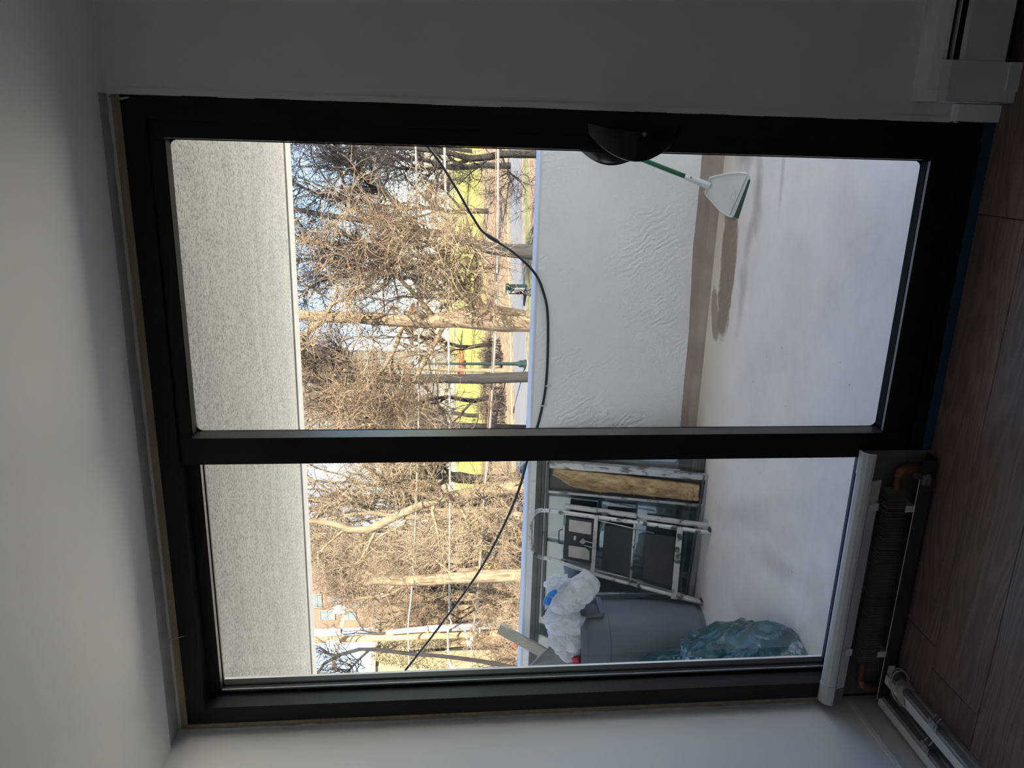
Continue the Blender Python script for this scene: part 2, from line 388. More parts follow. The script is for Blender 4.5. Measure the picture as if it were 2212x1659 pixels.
# skirting on the left wall and by the door
bb = MB(); bb.prism([(XL, YB, FL), (XL + .011, YB, FL), (XL + .011, YB, .074), (XL + .006, YB, .083), (XL, YB, .083)], (0, -YB, 0))
struct('baseboard_left', bb, M['heater'])
bb = MB(); bb.prism([(.9075, -.0, FL), (.9075, -.013, FL), (.9075, -.013, .088), (.9075, -.008, .098), (.9075, 0, .1)], (.043, 0, 0))
struct('baseboard_back', bb, M['wall'])
# floor: planks laid along the door wall
fo = empty('floor', (0, -2, FL), kind='structure')
MB().box(XL - .1, XR + .1, YB - .1, .15, FL - .12, FL - .012).build('subfloor', M['render'], fo)
row = 0; y1 = .022
while y1 > -3.1:
    y0 = y1 - .2175; x = XL - .9 + (row * .53) % 1.25
    if row == 1: x = -1.9
    while x < XR:
        xa, xb = max(x, XL), min(x + 1.25, XR)
        if xb > xa + .02:
            MB().box(xa + .0006, xb - .0006, y0 + .0006, y1 - .0006, FL - .012, FL).build('plank', M['wood'], fo, bevel=.0012, seg=1)
        x += 1.25
    y1 = y0; row += 1
MB().box(XL, XR, YB, y1, FL - .012, FL - .0005).build('far_boards', M['wood'], fo)

M['seal'] = pmat('grey_black_seal', (.05, .05, .053), rough=.22)
M['tray'] = pmat('shaded_tray', (.035, .033, .03), rough=.7)  # dark colour carries the shade under and inside the heaters
# ------------------------------------------------------------------ the sliding door
door = empty('door_1', (0, .06, 0), kind='structure')
def frame_ring(mb, x0, x1, z0, z1, wl, wr, wb_, wt_, y0, y1):
    mb.box(x0, x0 + wl, y0, y1, z0, z1); mb.box(x1 - wr, x1, y0, y1, z0, z1)
    mb.box(x0 + wl, x1 - wr, y0, y1, z1 - wt_, z1); mb.box(x0 + wl, x1 - wr, y0, y1, z0, z0 + wb_); return mb
def rring(x0, x1, z0, z1, w, r, y0, y1, n=7):
    """rubber ring: square outside, rounded opening"""
    mb = MB(); inn = []; out = []
    for (cx, cz, a0, ox, oz) in ((x1 - w - r, z1 - w - r, 0, x1, z1), (x0 + w + r, z1 - w - r, 90, x0, z1), (x0 + w + r, z0 + w + r, 180, x0, z0), (x1 - w - r, z0 + w + r, 270, x1, z0)):
        for k in range(n):
            a = math.radians(a0 + 90 * k / (n - 1)); inn.append((cx + r * math.cos(a), cz + r * math.sin(a)))
            t = k / (n - 1); A = {0: (x1, cz), 90: (cx, z1), 180: (x0, cz), 270: (cx, z0)}[a0]; Bp = {0: (cx, z1), 90: (x0, cz), 180: (cx, z0), 270: (x1, cz)}[a0]
            out.append((ox, oz) if 0 < k < n - 1 else (A if k == 0 else Bp))
    N = len(inn); v = [(x, y0, z) for x, z in out] + [(x, y0, z) for x, z in inn] + [(x, y1, z) for x, z in out] + [(x, y1, z) for x, z in inn]; f = []
    for i in range(N):
        j = (i + 1) % N; f += [(i, j, N + j, N + i), (N + i, N + j, 3 * N + j, 3 * N + i), (2 * N + i, 3 * N + i, 3 * N + j, 2 * N + j), (i, 2 * N + i, 2 * N + j, j)]
    return mb.add(v, f)
of = MB()
of.box(-.905, .905, 0, .135, 2.147, 2.2); of.box(-.905, -.848, 0, .135, 0, 2.147); of.box(.848, .905, 0, .135, 0, 2.147)
of.box(-.848, .848, 0, .135, FL, .035); of.box(-.905, .905, 0, .135, FL, 0)
of.box(-.848, .848, .0565, .0585, .035, .05); of.box(-.848, .848, .0565, .0585, 2.13, 2.147)
of.build('outer_frame', M['black'], door, bevel=.0006)
sp = MB(); frame_ring(sp, -.055, .8492, .037, 2.1455, .078, .042, .087, .034, .012, .056)
sp = sp.build('sliding_panel', M['black'], door, bevel=.0006)
rring(.0285, .8058, .1235, 2.112, .0022, .02, .050, .0545).build('gasket', M['gasket'], sp)
MB().prism([(.03, .0125, .1242), (.03, .022, .1252), (.03, .022, .1242)], (.775, 0, 0)).build('glazing_bead_glint', M['bead'], sp)  # bright reflected line on the bead, built as a pale strip
MB().box(.03, .806, .0225, .0545, .1235, .1265).box(.03, .806, .0125, .0545, 2.1085, 2.1115).box(.8035, .8062, .0125, .0545, .1265, 2.1085).build('gasket', M['gasket'], sp)
MB().box(.028, .806, .0545, .056, .124, 2.112).build('glass_pane', M['glass'], sp)
MB().prism([(.0228, .0125, .125), (.0305, .052, .125), (.0228, .052, .125)], (0, 0, 1.987)).build('edge_seal', M['seal'], sp)
fp = MB(); frame_ring(fp, -.849, -.0, .037, 2.1455, .012, .05, .10, .034, .062, .112)
fp = fp.build('fixed_panel', M['black'], door, bevel=.0006)
rring(-.837, -.05, .137, 2.1115, .002, .012, .088, .095).build('gasket', M['gasket'], fp)
MB().box(-.8375, -.8352, .0665, .0715, .137, 2.11).build('glazing_bead_glint', M['bead'], fp)  # pale strip for the bright line of reflection beside the jamb
MB().box(-.8372, -.05, .0955, .0975, .137, 2.1115).build('glass_pane', M['glass'], fp)
# bow handle: a broad crescent blade standing off the stile
hb = []; hf = []; N = 26
for i in range(N + 1):
    t = i / N; z = 1.075 - .255 * t; s_ = math.sin(math.pi * t)
    xo = .857 - .074 * s_ ** .85; xi = .876 - .020 * s_ ; y = .011 - .052 * s_ ** .8
    th = .006 + .009 * s_
    hb += [(xo, y, z), (xi, y - .006, z), (xi, y + th, z), (xo, y + th * .8, z)]
for i in range(N):
    for k in range(4): hf.append((4 * i + k, 4 * i + (k + 1) % 4, 4 * i + 4 + (k + 1) % 4, 4 * i + 4 + k))
hf += [(0, 1, 2, 3), (4 * N + 3, 4 * N + 2, 4 * N + 1, 4 * N)]
h = MB().add(hb, hf).build('handle', M['handle'], sp, smooth=True, bevel=.002, seg=3)
hb = []; hf = []
for i in range(N + 1):                                             # the matching pull on the outside
    t = i / N; z = 1.095 - .225 * t; s_ = math.sin(math.pi * t)
    xo = .83 - .062 * s_ ** .85; xi = .85 - .010 * s_; y = .056 + .045 * s_ ** .8
    hb += [(xo, y - .01 * s_ - .001, z), (xi, y - .01 * s_ - .001, z), (xi, y + .004, z), (xo, y + .004, z)]
for i in range(N):
    for k in range(4): hf.append((4 * i + k, 4 * i + (k + 1) % 4, 4 * i + 4 + (k + 1) % 4, 4 * i + 4 + k))
hf += [(0, 1, 2, 3), (4 * N + 3, 4 * N + 2, 4 * N + 1, 4 * N)]
MB().add(hb, hf).build('handle', M['handle'], sp, smooth=True)
tp = MB(); tv = []
xs = np.linspace(-.03, .9065, 60)
for i in range(59): tp.box(xs[i], xs[i + 1], -.0035, -.0005, FL, -.003 + .003 * rnd.random())
tag(tp.build('masking_tape', M['tape']), 'blue masking tape strip along the bottom edge of the black door frame', 'tape')

# ------------------------------------------------------------------ baseboard heater with its front cover off, before the fixed glass
hr = empty('baseboard_heater', (-.46, -.03, FL), 'baseboard heater with its cover off and bare fins before the fixed glass', 'heater')
x0, x1 = -.893, -.028
MB().box(x0, x1, -.0045, -.001, FL, .186).build('back_plate', M['heater_back'], hr)
def lip(mb, xa, xb, g=0.0):
    prof = [(-.0008 + g * .3, .193 + g), (-.012, .1955 + g), (-.026 - g * .3, .1925 + g), (-.036 - g, .184 + g), (-.0405 - g, .172), (-.0405 - g, .163), (-.0385, .163), (-.0385, .172), (-.0345, .181), (-.025, .189), (-.012, .1925), (-.0008, .19)]
    return mb.prism([(xa, y, z) for y, z in prof], (xb - xa, 0, 0))
lip(MB(), x0 + .055, x1 - .07).build('top_hood', M['heater'], hr, smooth=False)
for xa, xb in ((x0 - .012, x0 + .056), (x1 - .071, x1 + .002)):
    lip(MB(), xa, xb, .0018).build('end_sleeve', M['heater'], hr)
dm = MB().hexa([(x0 + .045, -.036, .158), (x1 - .085, -.036, .158), (x1 - .085, -.026, .124), (x0 + .045, -.026, .124)], (0, .0012, .0004)).build('damper_blade', M['heater'], hr)
tag(MB().hexa([(x0 - .008, -.034, .158), (x0 + .044, -.034, .158), (x0 + .044, -.024, .122), (x0 - .008, -.024, .122)], (0, .0012, .0004)).build('damper_blade', M['heater_back'], hr), 'bare grey end of the damper')
tag(MB().hexa([(x1 - .084, -.034, .158), (x1 - .03, -.034, .158), (x1 - .03, -.024, .118), (x1 - .084, -.024, .118)], (0, .0012, .0004)).build('damper_blade', M['heater_back'], hr), 'bare grey end of the damper')
MB().prism([(x0 + .02, -.002, FL + .012), (x0 + .02, -.058, FL + .012), (x0 + .02, -.058, .024), (x0 + .02, -.0565, .024), (x0 + .02, -.0565, FL + .0135), (x0 + .02, -.002, FL + .0135)], (x1 - x0 - .03, 0, 0)).build('bottom_tray', M['tray'], hr)
MB().tube([(x0 + .02, -.0575, .025), (x1 - .07, -.0575, .025)], .0012, 6).build('tray_edge', M['heater'], hr)
for bx in (-.195, -.705):
    MB().box(bx - .003, bx + .003, -.05, -.004, .015, .03).box(bx - .01, bx + .01, -.058, -.0565, .02, .052).build('bracket', M['heater'], hr)
    MB().box(bx - .012, bx + .012, -.041, -.0395, .128, .150).box(bx - .002, bx + .002, -.04, -.004, .135, .15).build('bracket', M['heater'], hr)
MB().tube([(x0 + .05, -.030, .075), (x1 - .055, -.030, .075)], .011, 12).tube([(x1 - .075, -.030, .075), (x1 - .055, -.030, .07), (x1 - .047, -.030, .05), (x1 - .047, -.030, FL + .002)], .014, 12).tube([(x0 + .075, -.030, .075), (x0 + .052, -.03, .068), (x0 + .046, -.03, .045), (x0 + .046, -.03, FL + .002)], .014, 12).build('pipe', M['copper'], hr, smooth=True)
tag(MB().box(x1 - .085, x1 - .055, -.075, -.012, .0, .018).tube([(x1 - .09, -.05, .012), (x1 - .05, -.078, .012)], .008, 8).build('pipe_valve', M['heater_back'], hr, bevel=.003), 'dull grey valve at the far end')
xf = np.linspace(-.142, -.738, 96); fin0 = None
for i, xx in enumerate(xf):
    if fin0 is None:
        fin0 = MB().add([(0, -.054, .044), (0, -.008, .044), (0, -.008, .110), (0, -.054, .110)], [(0, 1, 2, 3)]).build('fin', M['fin'], hr)
        md = fin0.modifiers.new('thick', 'SOLIDIFY'); md.thickness = .0006; o = fin0
    else: o = dup(fin0, parent=hr)
    k = .016 if (i % 13) in (0, 5) else .007
    o.location = Vector((xx + rnd.uniform(-.0012, .0012), rnd.uniform(-.0015, .0015), rnd.uniform(-.003, .002)))
    o.rotation_euler = (0, rnd.uniform(-k, k) * 2, rnd.uniform(-k, k) * 6)

# ------------------------------------------------------------------ covered baseboard heater on the right of the door
h2 = empty('baseboard_heater', (1.45, -.03, FL), 'long closed white baseboard heater with a slotted cover right of the door', 'heater')
xa, xb = .952, 1.98
MB().box(xa + .03, xb, -.004, -.001, FL, .19).build('back_plate', M['tray'], h2)
MB().prism([(1.03, -.056, .016), (1.03, -.056, .128), (1.03, -.053, .139), (1.03, -.0515, .139), (1.03, -.0545, .128), (1.03, -.0545, .016)], (xb - 1.03, 0, 0)).build('front_cover', M['heater'], h2)
MB().prism([(1.03, -.001, .218), (1.03, -.018, .214), (1.03, -.036, .200), (1.03, -.0475, .181), (1.03, -.050, .171), (1.03, -.048, .171), (1.03, -.034, .196), (1.03, -.001, .214)], (xb - 1.03, 0, 0)).build('top_hood', M['heater'], h2, smooth=False)
MB().hexa([(1.03, -.0495, .1535), (xb, -.0495, .1535), (xb, -.034, .1525), (1.03, -.034, .1525)], (0, .0001, .0022)).build('damper_blade', M['heater'], h2)
def sleeve(mb, a, b, y, zt, zb=FL):
    prof = [(-.0015, zt), (-.018, zt - .004), (y + .02, zt - .018), (y + .006, zt - .038), (y, zt - .06), (y, zb), (y + .002, zb), (y + .002, zt - .06), (y + .008, zt - .037), (-.018, zt - .006), (-.0015, zt - .002)]
    return mb.prism([(a, yy, z) for yy, z in prof], (b - a, 0, 0))
sleeve(MB(), .982, 1.052, -.0585, .2195, FL + .022).box(.982, 1.052, -.062, -.0585, FL, .004).build('splice_cover', M['heater'], h2, bevel=.0008)
sleeve(MB(), .953, .985, -.0555, .2165).box(.953, .956, -.0555, -.001, FL, .16).build('end_cap', M['heater'], h2, bevel=.0008)

# ------------------------------------------------------------------ two blind headrails on the floor along the left wall
def headrail(name, label, X0, X1, ytop, ztop, cord):
    r = empty(name, (X1, ytop - .8, FL), label, 'blind rail', 'vertical blind headrails')
    ya, yb, z0 = ytop, ytop - 1.9, FL
    m_ = MB()
    prof = [(X0, z0), (X0, ztop - .004), (X0 + .004, ztop), (X1 - .012, ztop), (X1 - .012, ztop - .002), (X0 + .0045, ztop - .002), (X0 + .002, ztop - .005), (X0 + .002, z0)]
    m_.prism([(x, ya, z) for x, z in prof], (0, yb - ya, 0))
    m_.build('valance', M['rail_white'], r)
    m_ = MB()
    m_.prism([(x, ya - .012, z) for x, z in [(X0 + .006, z0 + .001), (X1, z0 + .001), (X1, z0 + .012), (X1 - .006, z0 + .014), (X1 - .006, z0 + .026), (X1, z0 + .028), (X1 - .001, ztop - .003), (X1 - .014, ztop - .003), (X1 - .014, z0 + .006), (X0 + .006, z0 + .006)]], (0, yb - ya, 0))
    m_.build('track', M['alu'], r)
    MB().box(X0 + .002, X1 + .002, ya - .002, ya, z0, ztop - .003).box(X1 - .004, X1 + .022, ya - .004, ya, z0 + .02, ztop - .002).build('end_plate', M['rail_white'], r)
    for k, yy in enumerate((ya - .245, ya - 1.2)):
        MB().box(X1 - .012, X1 + .016, yy - .02, yy + .02, ztop - .0025, ztop).box(X1 + .014, X1 + .016, yy - .02, yy + .02, ztop - .022, ztop).tube([(X1 - .002, yy + .012, ztop + .001), (X1 + .012, yy + .004, ztop + .004)], .002, 6).tube([(X1 - .002, yy - .008, ztop + .001), (X1 + .012, yy - .014, ztop + .004)], .002, 6).tube([(X1 + .016, yy + .012, ztop - .006), (X1 + .034, yy + .006, ztop - .01)], .0022, 6).tube([(X1 + .016, yy - .01, ztop - .006), (X1 + .036, yy - .016, ztop - .01)], .0022, 6).build('mounting_clip', M['alu'], r)
    if cord:
        m_ = MB(); pts = []
        N = 9 * 28
        for i in range(N + 1):
            a = 2 * math.pi * i / 28; y = ya - .072 - .038 * (i / N) + .004 * math.sin(i * .7)
            ca, sa = math.cos(a), math.sin(a); q = 1.0 / max(abs(ca) ** 3 + abs(sa) ** 3, 1e-6) ** (1 / 3)
            pts.append(((X0 + X1) / 2 + (.5 * (X1 - X0) + .004) * ca * q * .96, y + .02 * ca, max(FL + .0025, (FL + ztop) / 2 + (.5 * (ztop - FL) + .0045) * sa * q)))
        m_.tube(pts, .0021, 6)
        for (yy, hh) in ((ya - .058, .022), (ya - .07, .028)):
            lp = []
            for i in range(25):
                a = 2 * math.pi * i / 24
                lp.append(((X0 + X1) / 2 + .012 + .043 * math.cos(a), yy + .03 * math.cos(a), max(FL + .002, (FL + ztop) / 2 + .006 + (.026 + hh * .4) * math.sin(a))))
            m_.tube(lp, .0019, 6)
        m_.build('cord', M['cord'], r, smooth=True)
    return r
headrail('blind_headrail', 'white vertical-blind headrail with a cord wound round its end, lying on the floor', -.812, -.766, -.062, .013, True)
headrail('blind_headrail', 'white vertical-blind headrail without cord, lying between the corded one and the wall', -.904, -.858, -.05, .013, False)

# ================================================================== the balcony
BX0, BX1, PY = -4.6, 5.0, 2.25
struct('balcony_floor', MB().box(BX0, BX1, .135, PY + .15, BF - .22, BF), M['bfloor'])
struct('balcony_facade', MB().box(.905, BX1, .16, .22, BF, 2.2).box(BX0, -.905, .14, .22, BF, 2.2).box(-.905, .905, .135, .17, BF, FL - .002).box(-.93, .93, .16, .22, 2.203, 2.3), M['facade'])
pw = empty('balcony_parapet', (0, PY + .075, BF), kind='structure')
MB().box(BX0, BX1, PY, PY + .15, BF - .22, .872).build('render_core', M['render'], pw)
v = []; f = []; xs = np.linspace(BX0, BX1, 320)                   # the coat of paint stops short of the floor in a wavy line
for x in xs:
    zb = -.021 + .035 * (x + .78) / 1.5 + .010 * mnoise.noise(Vector((x * 2.1, 0, 0))) + .004 * mnoise.noise(Vector((x * 9, 0, 7)))
    zb = min(.04, max(-.06, zb)); zt = .872
    v += [(x, PY - .004, zb), (x, PY - .004, zt), (x, PY, zt), (x, PY, zb)]
for i in range(len(xs) - 1):
    for k in range(4): f.append((4 * i + k, 4 * i + (k + 1) % 4, 4 * i + 4 + (k + 1) % 4, 4 * i + 4 + k))
MB().add(v, f).build('paint_coat', M['parapet'], pw)
MB().box(BX0, BX1, PY - .006, PY + .156, .868, .885).build('coping', M['cap'], pw, bevel=.006, seg=3)
# a rounded cove where floor and parapet meet
cv = MB(); pr = [(PY, BF)] + [(PY - .05 + .05 * math.sin(a), BF + .05 - .05 * math.cos(a)) for a in np.linspace(0, math.pi / 2, 6)]
cv.prism([(BX0, y, z) for y, z in pr], (BX1 - BX0, 0, 0)).build('floor_cove', M['render'], pw, smooth=False)
SZ = 2.196
sb = MB().box(BX0, BX1, .135, 2.203, SZ, SZ + .2)
struct('balcony_ceiling', sb, M['soffit'])
struct('balcony_ceiling_edge', MB().box(BX0, BX1, 2.238, 2.40, SZ - .004, SZ + .2).box(BX0, BX1, 2.19, 2.26, SZ + .03, SZ + .2), M['drip'], bevel=.003)

M['panel_dark'] = pmat('dark_bronze_frame', (.06, .058, .058), (.10, .10, .10), 8, .4)
M['panel_alu'] = pmat('dirty_aluminium', (.52, .52, .52), (.16, .155, .15), 7, .4, metal=.55, stretch=(6, 6, 1.3), lo=.52, hi=.62)
M['panel_plain'] = pmat('dull_aluminium', (.30, .31, .32), (.42, .43, .44), 5, .4, metal=.6)
M['pane'] = glassmat('old_window_glass', (.80, .86, .86), gloss=1.6, base=.07)
M['insul'] = pmat('glass_wool', (.30, .19, .085), (.60, .44, .24), 9, .95, bump=1.0, bscale=30, bdist=.012, stretch=(1.6, 1, .6), dist=1.5)
M['ladder'] = pmat('paint_spattered_aluminium', (.60, .58, .55), (.07, .065, .06), 16, .45, metal=.35, lo=.54, hi=.64, dist=1.0, detail=8)
M['step'] = pmat('black_plastic_step', (.018, .019, .024), (.028, .029, .034), 14, .55, bump=.2, bscale=200)
M['label'] = pmat('worn_white_label', (.58, .56, .51), (.48, .46, .42), 20, .7)
M['steel'] = pmat('grey_steel', (.45, .44, .43), rough=.35, metal=.8)
M['bin'] = pmat('grey_bin_plastic', (.105, .118, .145), (.13, .145, .172), 4, .5, bump=.15, bscale=120, bdist=.001)
M['film'] = None
def filmmat(name, col, a, rough=.25, trans=.45):
    m = bpy.data.materials.new(name); m.use_nodes = True; m.node_tree.nodes.clear(); t = NT(m)
    v = t.coords()
    cr = t.noise(v, 26, 6, .65, 1.5)
    bp = t.new('ShaderNodeBump', Strength=.6, Distance=.01, Height=cr)
    p = t.new('ShaderNodeBsdfPrincipled', Roughness=rough, Normal=bp.outputs[0]); p.inputs['Base Color'].default_value = (*col, 1); p.inputs['Specular IOR Level'].default_value = .6
    tl = t.new('ShaderNodeBsdfTranslucent', Color=(*col, 1), Normal=bp.outputs[0])
    m1 = t.new('ShaderNodeMixShader', i0=trans, i1=p.outputs[0], i2=tl.outputs[0])
    tr = t.new('ShaderNodeBsdfTransparent', Color=(.95, .96, .97, 1))
    m2 = t.new('ShaderNodeMixShader', i0=a, i1=tr.outputs[0], i2=m1.outputs[0])
    t.new('ShaderNodeOutputMaterial', Surface=m2.outputs[0]); return m
M['bag'] = filmmat('white_bag_film', (.82, .82, .82), .88)
M['sheet'] = filmmat('clear_liner_film', (.66, .70, .74), .55, trans=.3)
M['blue'] = pmat('blue_plastic', (.02, .20, .62), rough=.35)
M['tarp'] = pmat('teal_tarp', (.006, .044, .052), (.014, .085, .095), 5, .2, bump=.8, bscale=16, bdist=.012, dist=2.0, detail=8, spec=.8)
M['green'] = pmat('green_tube', (.012, .13, .055), rough=.3)
M['dustpan'] = pmat('white_grey_plastic', (.60, .62, .62), (.66, .68, .68), 9, .4)
M['ddark'] = pmat('dark_green_lip', (.015, .05, .04), rough=.5)
M['lumber'] = pmat('weathered_pine', (.33, .31, .26), (.44, .41, .34), 9, .75, stretch=(10, 10, 1.2), bump=.15, bscale=50)
M['cable'] = pmat('black_cable', (.012, .011, .012), rough=.45)
M['clip'] = pmat('clear_clip', (.62, .62, .60), rough=.3)
M['red'] = pmat('red_mesh', (.45, .03, .05), (.25, .01, .02), 40, .6)
M['greycloth'] = pmat('grey_vinyl_sheet', (.15, .155, .165), (.19, .195, .20), 6, .45)

# cable looping over the parapet, with its clips
cpts = [at(845, 1490, Y=2.30), at(865, 1462, Y=2.30), at(940, 1366, Y=2.30), at(1030, 1242, Y=2.29), at(1085, 1142, Y=2.27), at(1120, 1060, Y=2.255), at(1140, 990, Y=2.236), at(1160, 925, Y=2.237), at(1172, 876, Y=2.237), at(1179, 833, Y=2.237), at(1183, 770, Y=2.237), at(1183, 680, Y=2.237), at(1174, 632, Y=2.237), at(1155, 590, Y=2.236), at(1110, 546, Y=2.26), at(1050, 506, Y=2.30), at(1028, 480, Y=2.31), at(985, 406, Y=2.32), at(950, 350, Y=2.33), at(925, 318, Y=2.34), at(890, 268, Y=2.35)]
def smooth(pts, k=6):
    pts = [np.array(p, float) for p in pts]; P = [2 * pts[0] - pts[1]] + pts + [2 * pts[-1] - pts[-2]]; out = []
    for i in range(1, len(P) - 2):
        for j in range(k):
            t = j / k; a, b, c, d = P[i - 1], P[i], P[i + 1], P[i + 2]
            out.append(.5 * (2 * b + (c - a) * t + (2 * a - 5 * b + 4 * c - d) * t * t + (3 * b - a - 3 * c + d) * t ** 3))
    return out + [P[-2]]
cb = empty('cable', tuple(at(1183, 720, Y=2.237)), 'black cable sagging across the parapet wall of the balcony', 'cable')
MB().tube(smooth(cpts), .0072, 10).build('sheath', M['cable'], cb, smooth=True)
j0, j1 = at(1050, 506, Y=2.30), at(1078, 524, Y=2.28)
MB().tube([j0, j0 + (j1 - j0) * .2, j0 + (j1 - j0) * .8, j1], [.008, .0125, .0125, .008], 10).build('connector', M['cable'], cb, smooth=True)
for (px, py) in ((1181, 833), (1171, 876)):
    p = at(px, py, Y=2.237)
    MB().box(p[0] - .004, p[0] + .004, PY - .021, PY - .0035, p[2] - .012, p[2] + .009).ball((p[0], PY - .0085, p[2] - .02), .0085, 5, (1, .55, 1)).build('cable_clip', M['clip'], cb, bevel=.001)

# old patio door panel lying on its long side against the parapet
PA = lean(1.985, BF, .28); k = .28
def slab_bar(mb, a, b, wz, th, pl_k):                              # a bar in a leaning plane
    n = np.array([0, 1, -pl_k]); n /= np.linalg.norm(n); return mb.bar(a, b, wz, th, n)
pa = empty('patio_door_panel', (-1.9, 1.99, BF), 'old dark-framed patio door panel lying on its long edge against the parapet', 'door panel')
def PL(x, z, y0, kk): return np.array([x, y0 + kk * (z - BF), z])
for nm, z, wz in (('rail', .805, .055), ('rail', BF + .028, .055)):
    mb = MB(); slab_bar(mb, PL(-.80, z, 2.0, k), PL(-2.85, z, 2.0, k), wz, .030, k)
    slab_bar(mb, PL(-.80, z + .004, 1.984, k), PL(-2.85, z + .004, 1.984, k), .012, .010, k); mb.build(nm, M['panel_dark'], pa, bevel=.002)
for x in (-.825, -2.825):
    mb = MB(); slab_bar(mb, PL(x, BF + .005, 2.0, k), PL(x, .83, 2.0, k), .05, .03, k); mb.build('stile', M['panel_dark'], pa, bevel=.002)
mb = MB(); slab_bar(mb, PL(-1.825, BF + .03, 2.0, k), PL(-1.825, .80, 2.0, k), 1.98, .005, k); mb.build('pane', M['pane'], pa)

# aluminium window sash in front of it, glass wool between its two end bars
k2 = .30; y2 = 1.945
ws = empty('window_sash', (-1.5, y2, BF), 'old aluminium window sash leaning on the parapet, glass wool in its narrow end', 'window sash')
P2 = ((0, 1, -k2), y2 - k2 * BF)
def on2(px, py): return at(px, py, pl=P2)
def bar2(name, A, Bq, wd, th, mat, par=ws):
    mb = MB(); slab_bar(mb, on2(*A), on2(*Bq), wd, th, k2); return mb.build(name, mat, par, bevel=.002)
bar2('end_bar', (1188, 1003), (1530, 1030), .036, .030, M['panel_alu'])
tag(bar2('end_rib', (1196, 997), (1470, 1018), .010, .040, M['panel_alu']), 'raised rib on the end bar')
bar2('mullion', (1184, 1060), (1517, 1090), .016, .028, M['panel_alu'])
bar2('top_rail', (1185, 1000), (1172, 1330), .018, .030, M['panel_dark'])
bar2('bottom_rail', (1531, 1024), (1484, 1330), .030, .034, M['panel_plain'])
bar2('bottom_rail', (1521, 1024), (1474, 1330), .010, .036, M['panel_dark'])
bar2('far_bar', (1172, 1330), (1484, 1330), .03, .03, M['panel_alu'])
q = [on2(1186, 1062), on2(1515, 1090), on2(1480, 1330), on2(1173, 1330)]
MB().hexa(q, (0, .004, -.001)).build('pane', M['pane'], ws)
q = [on2(1190, 1008), on2(1525, 1034), on2(1516, 1088), on2(1186, 1058)]
tag(MB().hexa([p + (0, .012, -.003) for p in q], (0, .003, -.001)).build('backing', M['panel_dark'], ws), 'dark backing behind the glass wool')
# glass wool
out = [(1199, 1013), (1206, 1012), (1250, 1017), (1300, 1022), (1350, 1028), (1400, 1035), (1450, 1041), (1490, 1046), (1512, 1050), (1511, 1064), (1510, 1079), (1490, 1078), (1450, 1073), (1400, 1068), (1350, 1063), (1300, 1060), (1260, 1057), (1238, 1050), (1222, 1040), (1208, 1029), (1199, 1021)]
top = out[:10]; bot = [out[0]] + out[:9:-1][:9]
gv = []; gf = []; NU, NV = 90, 16
def lerp_poly(P, t):
    u = t * (len(P) - 1); i = min(int(u), len(P) - 2); a = np.array(P[i], float); b = np.array(P[i + 1], float); return a + (b - a) * (u - i)
topc = [(1199, 1013), (1250, 1017), (1300, 1022), (1350, 1028), (1400, 1035), (1450, 1041), (1490, 1046), (1512, 1050)]
botc = [(1199, 1021), (1233, 1047), (1290, 1060), (1340, 1062), (1400, 1068), (1450, 1073), (1490, 1078), (1510, 1079)]
for i in range(NU):
    for j in range(NV):
        a = lerp_poly(topc, i / (NU - 1)); b = lerp_poly(botc, i / (NU - 1)); s_ = j / (NV - 1); q = a + (b - a) * s_
        q = q + np.array([0, 2.2 * mnoise.noise(Vector((i * .35, j * .2, 1)))]) * (1 if j in (0, NV - 1) else 0)
        h_ = .006 + .030 * math.sin(math.pi * s_) ** .6 + .026 * mnoise.turbulence(Vector((i * .16, j * .35, 2)), 4, True) * math.sin(math.pi * min(1, max(0, s_))) ** .5
        gv.append(on2(*q) + np.array([0, -h_ + .012, .3 * h_]))
for i in range(NU - 1):
    for j in range(NV - 1): gf.append((i * NV + j, (i + 1) * NV + j, (i + 1) * NV + j + 1, i * NV + j + 1))
gw = MB().add(gv, gf).build('glass_wool', M['insul'], ws, smooth=True); md = gw.modifiers.new('t', 'SOLIDIFY'); md.thickness = .01; md.offset = 1
tf = MB()
for _ in range(90):
    i = rnd.randrange(3, NU - 3); j = rnd.randrange(2, NV - 2); p = gv[i * NV + j]
    d = np.array([rnd.uniform(-.03, .03), -.012 - rnd.random() * .012, rnd.uniform(-.03, .03)])
    tf.tube([p, p + d * .6, p + d + (0, .012, 0)], [.0018, .0016, .0005], 4)
o = tf.build('wool_tufts', M['insul'], ws); o['kind'] = 'stuff'

# folded step ladder leaning on the sash
k3 = .33; y3 = 1.80; P3 = ((0, 1, -k3), y3 - k3 * BF); n3 = np.array([0, 1, -k3]) / math.hypot(1, k3)
def on3(px, py, off=0.0): return at(px, py, pl=P3) + n3 * off
ld = empty('step_ladder', (-1.4, y3, BF), 'folded paint-spattered aluminium step ladder with three black steps leaning on old window panels', 'ladder')
hoop = [(1540, 1152), (1420, 1135), (1288, 1117), (1215, 1107), (1172, 1102), (1156, 1108), (1148, 1124), (1146, 1150), (1147, 1178), (1152, 1193), (1165, 1202), (1205, 1212), (1280, 1238), (1380, 1266), (1520, 1303)]
MB().tube(smooth([on3(*p) for p in hoop], 5), .0125, 10).build('front_frame', M['ladder'], ld, smooth=True)
def bar3(name, A, Bq, wd, th, off, mat, bev=.002):
    mb = MB(); mb.bar(on3(*A, off), on3(*Bq, off), wd, th, n3); return mb.build(name, mat, ld, bevel=bev)
bar3('rear_leg', (1217, 1098), (1543, 1143), .022, .026, .032, M['ladder']); bar3('rear_leg', (1209, 1217), (1521, 1309), .022, .026, .032, M['ladder'])
bar3('cross_bar', (1289, 1112), (1280, 1241), .024, .012, -.012, M['ladder'])
bar3('cross_bar', (1469, 1137), (1456, 1290), .034, .014, -.014, M['ladder'])
